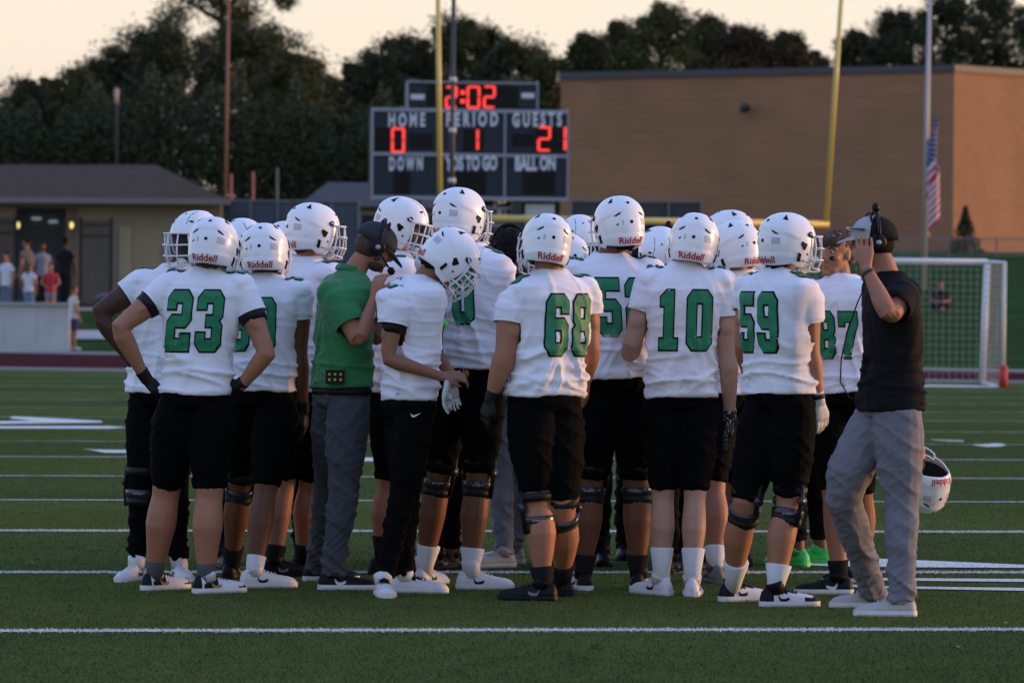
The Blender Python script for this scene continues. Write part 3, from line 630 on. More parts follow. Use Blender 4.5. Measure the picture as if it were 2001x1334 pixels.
so = bpy.data.objects.new('tmp', HS); COL.objects.link(so); sd = so.modifiers.new('s', 'SOLIDIFY'); sd.thickness = .007; sd.offset = -1
HELM_SHELL = bpy.data.meshes.new_from_object(so.evaluated_get(bpy.context.evaluated_depsgraph_get())); bpy.data.objects.remove(so); HELM_SHELL.name = 'shell'
HELM_SHELL.polygons.foreach_set('use_smooth', [True] * len(HELM_SHELL.polygons))
M_HELM = mat('helmet_white', (.84, .845, .85), .28, .03, 6, coat=.5); M_VENT = mat('vent_black', (.006, .006, .008), .6); M_RED = mat('logo_red', (.42, .02, .025), .5, .05)
M_MASK = mat('mask_white', (.72, .72, .73), .35, .05, 20); M_PAD = mat('helmet_pad', (.02, .02, .022), .8); M_LABEL = mat('grey_label', (.50, .52, .56), .5, .25, 160); M_STRAP = mat('strap_white', (.68, .69, .70), .7, .1, 30)
_n = M_HELM.node_tree.nodes; _l = M_HELM.node_tree.links; _oi = _n.new('ShaderNodeObjectInfo'); _tc = _n.new('ShaderNodeTexCoord'); _va = _n.new('ShaderNodeVectorMath'); _va.operation = 'MULTIPLY_ADD'; _va.inputs[1].default_value = (1, 1, .35)
_l.new(_tc.outputs['Object'], _va.inputs[0]); _cx = _n.new('ShaderNodeCombineXYZ'); _l.new(_oi.outputs['Random'], _cx.inputs[0]); _sc = _n.new('ShaderNodeVectorMath'); _sc.operation = 'SCALE'; _sc.inputs['Scale'].default_value = 40; _l.new(_cx.outputs[0], _sc.inputs[0]); _l.new(_sc.outputs[0], _va.inputs[2])
_nz = _n.new('ShaderNodeTexNoise'); _nz.inputs['Scale'].default_value = 26; _nz.inputs['Detail'].default_value = 7; _nz.inputs['Roughness'].default_value = .7; _l.new(_va.outputs[0], _nz.inputs[0])
_mr = _n.new('ShaderNodeMapRange'); _mr.inputs[1].default_value = .66; _mr.inputs[2].default_value = .74; _mr.inputs[3].default_value = 0; _mr.inputs[4].default_value = .55; _l.new(_nz.outputs[0], _mr.inputs[0])
_mx = _n.new('ShaderNodeMix'); _mx.data_type = 'RGBA'; _b = _n['Principled BSDF']; _src = _b.inputs['Base Color'].links[0].from_socket; _l.new(_src, _mx.inputs[6]); _mx.inputs[7].default_value = (.25, .28, .25, 1); _l.new(_mr.outputs[0], _mx.inputs[0]); _l.new(_mx.outputs[2], _b.inputs['Base Color'])
setmat(HELM_SHELL, M_HELM)
def hpatch(poly, lift=.0022, name='vent'):
    """polygon given in degrees on the shell -> thin plate hugging it"""
    bd = []
    for i in range(len(poly)):
        (a0, e0), (a1, e1) = poly[i], poly[(i + 1) % len(poly)]; n_ = 4 if len(poly) < 8 else 1
        bd += [(lerp(a0, a1, j / n_), lerp(e0, e1, j / n_)) for j in range(n_)]
    k = len(bd); ca, ce = sum(a for a, e in bd) / k, sum(e for a, e in bd) / k; mbb = MB()
    P = lambda a, e, l_: (lambda p: p + p.normalized() * l_)(h_r(rad(a), rad(e)))
    vs_ = [P(a, e, -.003) for a, e in bd] + [P(lerp(ca, a, f), lerp(ce, e, f), lift) for f in (1, .66, .33) for a, e in bd] + [P(ca, ce, lift)]
    fs_ = [(r * k + i, r * k + (i + 1) % k, (r + 1) * k + (i + 1) % k, (r + 1) * k + i) for r in range(3) for i in range(k)] + [(3 * k + i, 3 * k + (i + 1) % k, 4 * k) for i in range(k)]
    mbb.add(vs_, fs_); return mbb.mesh(name)
def circ(a, e, r, n=12): return [(a + r * math.cos(2 * math.pi * i / n) / max(.3, math.cos(rad(e))), e + r * math.sin(2 * math.pi * i / n)) for i in range(n)]
HPARTS = []
def hp(name, me, m): setmat(me, m); HPARTS.append((name, me))
for s_ in (1, -1):
    F_ = lambda pl: [(s_ * a, e) for a, e in pl]
    hp('vent', hpatch(F_([(124, 46), (139, 47), (130, 63)])), M_VENT)
    hp('vent', hpatch(F_([(143, 15), (151, 19.5), (159, 22.5), (158, 19), (150, 15)])), M_VENT)
    hp('vent', hpatch(F_([(26, 40), (34, 36), (40, 37), (38, 40), (32, 41)])), M_VENT)
    hp('vent', hpatch(F_([(73, -3), (88, 3), (92, -3), (84, -16), (79, -15)])), M_VENT)
    hp('buckle', hpatch(F_([(90, -24), (97, -22), (99, -38), (91, -40)]), .006), M_VENT)
    hp('vent', hpatch(F_(circ(70, -24, 2.2)), .002), M_VENT)
    hp('mask_clip', hpatch(F_([(57, 20), (63, 24), (72, 19), (69, 13), (58, 12)]), .006), M_VENT)
hp('vent', hpatch(circ(180, 42, 3.1)), M_VENT); hp('vent', hpatch(circ(180, 2, 3.4)), M_VENT); hp('vent', hpatch(circ(0, 62, 2.0)), M_VENT)
hp('warning_label', hpatch([(140, 8), (158, 9), (158, -5), (140, -5)], .0012), M_LABEL)
hp('size_mark', hpatch([(-160, 6), (-164, 6), (-164, -4), (-160, -4)], .0012), M_LABEL)
hp('size_mark', hpatch([(-147, -2), (-153, 1), (-154, -2), (-150, -5)], .0012), mat('dark_mark', (.10, .11, .12), .6))
mbb = MB()
for s_ in (1, -1): mbb.tube([h_r(rad(s_ * 22), rad(33)), h_r(rad(s_ * 24), rad(48)), h_r(rad(s_ * 34), rad(62)), h_r(rad(s_ * 60), rad(72))], .0022, 5)
hp('panel_seam', mbb.mesh('panel_seam'), mat('seam_grey', (.05, .05, .055), .6))
me = font_mesh('Riddell', .022, 'logo_lettering'); co = getco(me); mn, mx_ = co.min(0), co.max(0); out = np.empty_like(co)
for i, c in enumerate(co):
    u = ((c[0] - mn[0]) / (mx_[0] - mn[0]) - .5) * 57.0; v = (c[1] - mn[1]) / (mx_[1] - mn[1]); p = h_r(rad(180 - u), rad(-40.0 + 13.0 * v)); out[i] = p + p.normalized() * .0022
setco(me, out); hp('logo_lettering', me, M_RED)
mbb = MB()
def arc(z, yf, xs, ys, n_=9, dip=0.0):           # bar from the right side round the front to the left
    pts = []
    for i in range(n_):
        t = math.pi * i / (n_ - 1); pts.append(Vector((math.cos(t) * xs, ys + (yf - ys) * math.sin(t) ** .75, z + dip * math.sin(t))))
    return pts
mbb.tube(arc(.030, .172, .122, .075, 11, .008), .0048, 7)
mbb.tube(arc(-.022, .186, .118, .09, 11), .0046, 7); mbb.tube(arc(-.078, .19, .112, .088, 11), .0046, 7); mbb.tube(arc(-.118, .175, .10, .085, 11, -.014), .0048, 7)
for s_ in (1, -1):
    mbb.tube([(s_ * .036, .168, .034), (s_ * .036, .182, -.022), (s_ * .036, .186, -.078), (s_ * .034, .168, -.128)], .0044, 6)
    mbb.tube([(s_ * .118, .080, .030), (s_ * .120, .088, -.022), (s_ * .113, .088, -.078), (s_ * .10, .085, -.118)], .0048, 7)
    mbb.tube([(s_ * .084, .145, .032), (s_ * .090, .145, -.022), (s_ * .086, .145, -.078), (s_ * .074, .14, -.124)], .0042, 6)
    mbb.tube([(s_ * .118, .082, .03), (s_ * .121, .06, .04), (s_ * .119, .05, .045)], .005, 6); mbb.tube([(s_ * .112, .086, -.078), (s_ * .110, .07, -.085)], .005, 6)
hp('facemask', mbb.mesh('facemask', True), M_MASK)
mbb = MB(); mbb.ell((0, .118, -.118), (.036, 0, 0), (0, .022, 0), (0, 0, .026))
for s_ in (1, -1): mbb.tube([(s_ * .03, .12, -.115), (s_ * .085, .085, -.098), (s_ * .112, .01, -.085)], .009, 6, flat=.35)
hp('chin_strap', mbb.mesh('chin_strap', True), M_STRAP)
mbb = MB(); mbb.loft([(Vector((0, -.012, z)), Vector((a, 0, 0)), Vector((0, b, 0)), 2.2) for z, a, b in ((-.088, .092, .100), (-.05, .100, .112), (0, .102, .116), (.06, .090, .102))], 20)
mbb.f = mbb.f[:-2]; hp('lining', mbb.mesh('lining', True), M_PAD)
def rot_head(h, pitch=0, roll=0): return Matrix.Rotation(-rad(h), 3, 'Z') @ Matrix.Rotation(rad(pitch), 3, 'X') @ Matrix.Rotation(rad(roll), 3, 'Y')
def put_helmet(parent, loc, R, scale=1.0, name='helmet'):
    o = bpy.data.objects.new(name, HELM_SHELL); COL.objects.link(o); o.parent = parent; o.location = loc; o.rotation_euler = R.to_euler(); o.scale = (scale,) * 3
    for nm, me in HPARTS:
        c = bpy.data.objects.new(nm, me); COL.objects.link(c); c.parent = o
    return o

# ================================================================== JERSEY NUMBERS
DG = {
 '0': ([(1.2, 0), (4.8, 0), (6, 1.2), (6, 8.8), (4.8, 10), (1.2, 10), (0, 8.8), (0, 1.2)], [[(2.15, 2), (3.85, 2), (3.85, 8), (2.15, 8)]]),
 '1': ([(.8, 0), (5.2, 0), (5.2, 1.8), (4.1, 1.8), (4.1, 10), (2.3, 10), (.9, 8.9), (.9, 7.4), (1.9, 7.4), (1.9, 1.8), (.8, 1.8)], []),
 '2': ([(0, 0), (6, 0), (6, 2.8), (3.7, 2.8), (3.7, 1.9), (2.1, 1.9), (2.1, 4), (4.8, 4), (6, 5.2), (6, 8.8), (4.8, 10), (1.2, 10), (0, 8.8), (0, 7), (2.1, 7), (2.1, 8.1), (3.9, 8.1), (3.9, 5.9), (1.2, 5.9), (0, 4.7)], []),
 '3': ([(1.2, 0), (4.8, 0), (6, 1.2), (6, 4.2), (5.3, 5), (6, 5.8), (6, 8.8), (4.8, 10), (1.2, 10), (0, 8.8), (0, 7), (2.1, 7), (2.1, 8.1), (3.9, 8.1), (3.9, 5.9), (2.3, 5.9), (2.3, 4.1), (3.9, 4.1), (3.9, 1.9), (2.1, 1.9), (2.1, 3), (0, 3), (0, 1.2)], []),
 '5': ([(1.2, 0), (4.8, 0), (6, 1.2), (6, 5), (4.8, 6.2), (2.1, 6.2), (2.1, 8), (5.8, 8), (5.8, 10), (0, 10), (0, 4.4), (3.9, 4.4), (3.9, 1.9), (2.1, 1.9), (2.1, 3), (0, 3), (0, 1.2)], []),
 '6': ([(1.2, 0), (4.8, 0), (6, 1.2), (6, 4.8), (4.8, 6), (2.1, 6), (2.1, 8.1), (3.9, 8.1), (3.9, 7), (6, 7), (6, 8.8), (4.8, 10), (1.2, 10), (0, 8.8), (0, 1.2)], [[(2.1, 1.9), (3.9, 1.9), (3.9, 4.2), (2.1, 4.2)]]),
 '7': ([(1.2, 0), (3.5, 0), (3.6, 2), (6, 7.6), (6, 10), (0, 10), (0, 7), (1.9, 7), (1.9, 8), (3.8, 8), (1.2, 2)], []),
 '8': ([(1.2, 0), (4.8, 0), (6, 1.2), (6, 4.2), (5.3, 5), (6, 5.8), (6, 8.8), (4.8, 10), (1.2, 10), (0, 8.8), (0, 5.8), (.7, 5), (0, 4.2), (0, 1.2)], [[(2.1, 1.9), (3.9, 1.9), (3.9, 4.1), (2.1, 4.1)], [(2.1, 5.9), (3.9, 5.9), (3.9, 8.1), (2.1, 8.1)]])}
DG['9'] = ([(6 - x, 10 - y) for x, y in DG['6'][0]], [[(6 - x, 10 - y) for x, y in h] for h in DG['6'][1]])
def offs(loop, w):
    n_ = len(loop); ar = sum(loop[i][0] * loop[(i + 1) % n_][1] - loop[(i + 1) % n_][0] * loop[i][1] for i in range(n_)); sg_ = 1 if ar > 0 else -1; out = []
    for i in range(n_):
        p0, p1, p2 = [Vector(loop[j % n_]) for j in (i - 1, i, i + 1)]; d1_ = (p1 - p0).normalized(); d2_ = (p2 - p1).normalized()
        n1 = Vector((d1_.y, -d1_.x)) * sg_; n2 = Vector((d2_.y, -d2_.x)) * sg_; k = n1 + n2; k = k / max(.25, k.dot(n1)); out.append(tuple(p1 + k * w))
    return out
def glyph(ch, grow, cell=.6):
    o_, hs_ = DG[ch]; bm = bmesh.new()
    for lp, g in [(offs(o_, grow), 1)] + [(offs(h, -grow) if grow else h, 0) for h in hs_]:
        vs_ = [bm.verts.new((x, y, 0)) for x, y in lp]
        for i in range(len(vs_)): bm.edges.new((vs_[i], vs_[(i + 1) % len(vs_)]))
    bmesh.ops.triangle_fill(bm, use_beauty=True, edges=bm.edges[:])
    for ax in (0, 1):
        for k in np.arange(-1, 12, cell):
            no = (1, 0, 0) if ax == 0 else (0, 1, 0); co_ = (k + .013, 0, 0) if ax == 0 else (0, k + .013, 0)
            bmesh.ops.bisect_plane(bm, geom=bm.verts[:] + bm.edges[:] + bm.faces[:], plane_co=co_, plane_no=no)
    bmesh.ops.triangulate(bm, faces=bm.faces[:])
    vs_ = [(v.co.x, v.co.y) for v in bm.verts]; bm.verts.index_update(); fs_ = [tuple(v.index for v in f.verts) for f in bm.faces]; bm.free(); return vs_, fs_
GL = {}
def gl_(ch, g):
    if (ch, g) not in GL: GL[(ch, g)] = glyph(ch, g)
    return GL[(ch, g)]
M_GRN = mat('number_green', (.008, .20, .085), .6, .12, 25, .1, 300); M_NBLK = mat('number_outline', (.008, .010, .012), .6)
def put_number(txt, bvh, c, ux, uy, dr, hgt, parent, wf=.68, gap=1.1, far=.35, name='number', face=.12):
    """project digits on cloth: c centre, ux/uy directions of the print, dr direction of projection"""
    k = hgt / 10.0; tw = len(txt) * 6 * wf + (len(txt) - 1) * gap
    for g, lift, m, nm in ((.33, .0012, M_NBLK, name + '_outline'), (0, .0036, M_GRN, name)):
        for i, ch in enumerate(txt):
            vs_, fs_ = gl_(ch, g); out = []; ok = []
            for (x, y) in vs_:
                p = c + ux * ((x * wf + i * (6 * wf + gap) - tw / 2) * k) + uy * ((y - 5) * k); hit = bvh.ray_cast(p - dr * far, dr, far * 2)
                if hit[0] is None or abs(hit[1].dot(dr)) < face: ok.append(False); out.append(p)
                else: ok.append(True); out.append(hit[0] - dr * lift + (hit[1] if hit[1].dot(dr) < 0 else -hit[1]) * lift)
            fs2 = [f for f in fs_ if all(ok[j] for j in f) and max((out[f[a]] - out[f[b]]).length for a, b in ((0, 1), (1, 2), (2, 0))) < .09]
            if not fs2: continue
            me = bpy.data.meshes.new(nm); me.from_pydata([tuple(v) for v in out], [], fs2); me.polygons.foreach_set('use_smooth', [True] * len(fs2)); link(nm, me, parent, m)
def put_text(txt, bvh, c, ux, uy, dr, hgt, parent, m, name='lettering', bold=.02, far=.3, lift=.003):
    me = font_mesh(txt, bold, name); co = getco(me); mn, mx_ = co.min(0), co.max(0); k = hgt / (mx_[1] - mn[1]); out = np.empty_like(co)
    for i, q in enumerate(co):
        p = c + ux * ((q[0] - (mn[0] + mx_[0]) / 2) * k) + uy * ((q[1] - (mn[1] + mx_[1]) / 2) * k); hit = bvh.ray_cast(p - dr * far, dr, far * 2); out[i] = (hit[0] if hit[0] is not None else p) - dr * lift
    setco(me, out); return link(name, me, parent, m)
SWOOSH = [(0, .38), (.04, .16), (.14, .03), (.28, 0), (.5, .10), (1.0, .42), (.45, .22), (.27, .17), (.14, .20), (.06, .30)]
def put_poly(poly, bvh, c, ux, uy, dr, size, parent, m, name, far=.15, lift=.0025):
    out = []
    for x, y in poly:
        p = c + ux * ((x - .5) * size) + uy * ((y - .2) * size); hit = bvh.ray_cast(p - dr * far, dr, far * 2)
        if hit[0] is None: return None
        out.append(hit[0] - dr * lift)
    bm = bmesh.new(); vs_ = [bm.verts.new(p) for p in out]; bm.faces.new(vs_); bmesh.ops.triangulate(bm, faces=bm.faces[:]); me = bpy.data.meshes.new(name); bm.to_mesh(me); bm.free(); return link(name, me, parent, m)

# ================================================================== PEOPLE
SKIN = {'pale': (.42, .24, .17), 'tan': (.36, .16, .092), 'olive': (.26, .118, .062), 'brown': (.15, .060, .031), 'dark': (.066, .027, .015)}
def skin(k): return mat('skin_' + k, SKIN[k], .55, .17, 14, .12, 110, sss=.06, spec=.3)
def cloth_white(): return mat('jersey_white', (.80, .81, .86), .8, .05, 7, .15, 420, sheen=.15)
M_BLACK = mat('pants_black', (.0032, .0032, .0038), .85, .25, 12, .15, 200, spec=.06)
M_BRACE = mat('brace_black', (.006, .006, .007), .55, .2, 20, spec=.3); M_BRACESH = mat('brace_shell', (.016, .017, .02), .3, .15, 15, coat=.2)
M_GLOVEB = mat('glove_black', (.006, .006, .007), .55, .2, 25, spec=.3); M_GLOVEW = mat('glove_white', (.52, .52, .50), .6, .22, 30)
M_HAIR = {'black': mat('hair_black', (.008, .007, .006), .8, .4, 60, .6, 140), 'brown': mat('hair_brown', (.055, .030, .016), .75, .4, 60, .6, 140)}

def nz3(p, s): return noise.noise(Vector(p) * s)
def hand_tubes(mbb, wrist, dr, nrm, L=.19, thick=1.0, curl=.5, side=1, spread=.02):
    """dr: pointing direction, nrm: palm normal; five separate fingers"""
    dr = dr.normalized(); nrm = (nrm - dr * nrm.dot(dr)).normalized(); lat = dr.cross(nrm) * side
    pl = L * .52; t_ = thick
    mbb.loft([(wrist - dr * .015, lat * .027 * t_, nrm * .021 * t_, 2.2), (wrist + dr * pl * .3, lat * .034 * t_, nrm * .019 * t_, 2.4), (wrist + dr * pl * .75, lat * .044 * t_, nrm * .017 * t_, 2.6), (wrist + dr * pl, lat * .039 * t_, nrm * .014 * t_, 2.4)], 14)
    for k, (o_, fl_) in enumerate(((-.036, .40), (-.0125, .45), (.0115, .42), (.034, .33))):
        b_ = wrist + dr * (pl * .93) + lat * o_; L_ = L * fl_; a = curl * (1 + .12 * k); d1_ = (dr * math.cos(a * .5) + nrm * math.sin(a * .5) + lat * (o_ * spread * 20)).normalized(); d2_ = (dr * math.cos(a * 1.3) + nrm * math.sin(a * 1.3)).normalized(); d3_ = (dr * math.cos(a * 2.0) + nrm * math.sin(a * 2.0)).normalized()
        p1 = b_ + d1_ * L_ * .48; p2 = p1 + d2_ * L_ * .32; p3 = p2 + d3_ * L_ * .24; r = .0082 * t_
        mbb.tube([b_ - dr * .02, b_, p1, p2, p3], [r * 1.0, r * 1.05, r, r * .92, r * .7], 8)
    b_ = wrist + dr * pl * .28 - lat * .026; d1_ = (dr * .75 - lat * .55 + nrm * .35).normalized(); p1 = b_ + d1_ * L * .2; p2 = p1 + (dr * .9 - lat * .1 + nrm * .35).normalized() * L * .17; p3 = p2 + (dr * .9 + lat * .1 + nrm * .4).normalized() * L * .1
    mbb.tube([b_ - d1_ * .02, b_, p1, p2, p3], [.012 * t_, .0125 * t_, .0105 * t_, .0095 * t_, .007 * t_], 8)

def head_tubes(mbb, c, R, s=1.0, ears=True, face=True):
    E_ = lambda x, y, z: c + R @ (Vector((x, y, z)) * s)
    ax = lambda x, y, z: R @ (Vector((x, y, z)) * s)
    mbb.ell(E_(0, -.012, .028), ax(.074, 0, 0), ax(0, .096, 0), ax(0, 0, .088), 18, 12)
    mbb.ell(E_(0, .028, -.018), ax(.062, 0, 0), ax(0, .064, 0), ax(0, 0, .088), 16, 10)
    mbb.ell(E_(0, .040, -.078), ax(.046, 0, 0), ax(0, .046, 0), ax(0, 0, .034), 14, 8)
    mbb.ell(E_(0, .078, -.098), ax(.020, 0, 0), ax(0, .014, 0), ax(0, 0, .015), 8, 6)
    if face:
        mbb.tube([E_(0, .084, .020), E_(0, .098, -.010), E_(0, .110, -.030)], [.010 * s, .011 * s, .013 * s], 8)
        for q in (1, -1):
            mbb.ell(E_(q * .011, .098, -.034), ax(.009, 0, 0), ax(0, .010, 0), ax(0, 0, .007), 8, 6)
            mbb.tube([E_(q * .012, .084, .026), E_(q * .034, .080, .029), E_(q * .052, .064, .021)], .006 * s, 6)
            mbb.ell(E_(q * .042, .062, -.022), ax(.020, 0, 0), ax(0, .018, 0), ax(0, 0, .016), 8, 6)
        mbb.ell(E_(0, .086, -.058), ax(.022, 0, 0), ax(0, .010, 0), ax(0, 0, .006), 8, 6); mbb.ell(E_(0, .085, -.069), ax(.020, 0, 0), ax(0, .010, 0), ax(0, 0, .006), 8, 6)
    if ears:
        for q in (1, -1): mbb.ell(E_(q * .074, -.008, -.006), ax(.008, 0, 0), ax(0, .018, .004), ax(0, -.006, .032), 8, 6)

SH_T = [0, .02, .06, .12, .2, .29, .38, .48, .58, .68, .78, .86, .92, .965, 1]
SH_W = [.010, .026, .036, .040, .041, .041, .042, .044, .047, .049, .048, .044, .037, .026, .008]
SH_H = [.050, .072, .086, .096, .102, .100, .092, .080, .071, .065, .060, .056, .050, .042, .030]
def shoe(root, heel, hd, style, base, hi=0.0, L=.30):
    f = Vector((math.sin(rad(hd)), math.cos(rad(hd)), 0)); r = Vector((f.y, -f.x, 0)); up = Vector((0, 0, 1)); o = heel - base - f * .07; o.z = 0.0
    ts = np.linspace(0, 1, 30); n_ = 20; mbb = MB(); secs = []; so = []
    for t in ts:
        w, h = np.interp(t, SH_T, SH_W), np.interp(t, SH_T, SH_H); ring = []
        for j in range(n_):
            a_ = 2 * math.pi * j / n_; c_, s_ = math.cos(a_), math.sin(a_)
            ring.append(o + f * (t * L) + r * (w * math.copysign(abs(c_) ** .8, c_) * (1 - .28 * max(0, s_) ** 1.5)) + up * (.020 + ((h - .020) * s_ ** .85 if s_ > 0 else .004 * s_)))
        secs.append(ring); w2 = w + .004
        so.append([o + f * (t * (L + .008) - .004) + r * (x * w2) + up * z for x, z in ((-.94, .0), (.94, .0), (1.03, .010), (1.0, .026), (-1.0, .026), (-1.03, .010))])
    mbb.rings(secs); me = mbb.mesh('shoe', True); sh = link('shoe', me, root, mat(*style['up']))
    if style.get('panel'):
        me.materials.append(mat(*style['panel'])); zf = style['zone']
        for p in me.polygons:
            c_ = Vector(p.center) - o; p.material_index = 1 if zf(c_.dot(f) / L, c_.z) else 0
    mbs = MB(); mbs.rings(so); link('sole', mbs.mesh('sole'), sh, mat(*style['sole']))
    hi = max(hi, .012)
    if hi > 0:
        mc_ = MB(); c0 = o + f * .07; mc_.tube([c0 + f * .012 + up * .06, c0 + f * .006 + up * (.085 + hi * .6), c0 + up * (.09 + hi)], [.044, .0475, .0495], 16); build(mc_, 'collar', mat(*style.get('collar', style['up'])), sh, True)
    bv = BVHTree.FromPolygons([Vector(v) for v in mbb.v], mbb.f)
    for sd_ in (1, -1):
        if style.get('logo'): put_poly(SWOOSH, bv, o + f * (.115 + .02) + up * .042, f, up, r * -sd_, .105, sh, mat(*style['logo']), 'side_stripe', lift=.003)
    if style.get('lace'):
        for k in range(5):
            t = .36 + k * .06; z = np.interp(t, SH_T, SH_H) + .002; mbl = MB(); mbl.tube([o + f * (t * L) - r * .024 + up * (z - .010), o + f * (t * L + .004) + up * (z + .002), o + f * (t * L) + r * .024 + up * (z - .010)], .0035, 5); link('lace', mbl.mesh('lace'), sh, mat(*style['lace']))
    return sh
WHT = ('shoe_white', (.62, .62, .63), .5, .12, 20); BLK = ('shoe_black', (.007, .007, .008), .5, .2, 20); GRY = ('shoe_grey', (.14, .14, .145), .6, .15, 20)
LGY = ('shoe_light_grey', (.40, .39, .36), .6, .12, 20); GRNS = ('shoe_green', (.06, .55, .10), .5, .1, 20); GLD = ('shoe_gold', (.30, .19, .05), .4, .1, 20)
ST = {'wht': dict(up=WHT, sole=WHT, logo=BLK, lace=WHT), 'blk': dict(up=BLK, sole=BLK, logo=GRY, lace=BLK), 'blkw': dict(up=BLK, sole=WHT, logo=WHT, lace=BLK), 'jor': dict(up=WHT, sole=WHT, logo=BLK, panel=BLK, lace=BLK, collar=BLK, zone=lambda t, z: (t < .2) or (t > .74 and z < .046) or (t > .9) or (.3 < t < .62 and z > .066)),
      'gold': dict(up=WHT, sole=WHT, panel=BLK, logo=GLD, lace=BLK, zone=lambda t, z: t < .10 or (.12 + z < t < .40 and z < .075) or z > .078 or (t > .80 and z < .036)), 'gry': dict(up=GRY, sole=GRY, logo=BLK, lace=BLK), 'lgt': dict(up=LGY, sole=WHT, lace=LGY), 'grn': dict(up=GRNS, sole=GRNS, lace=GRNS), 'bw': dict(up=WHT, sole=WHT, panel=BLK, lace=BLK, zone=lambda t, z: z > .084 or (.3 < t < .55 and z > .068))}

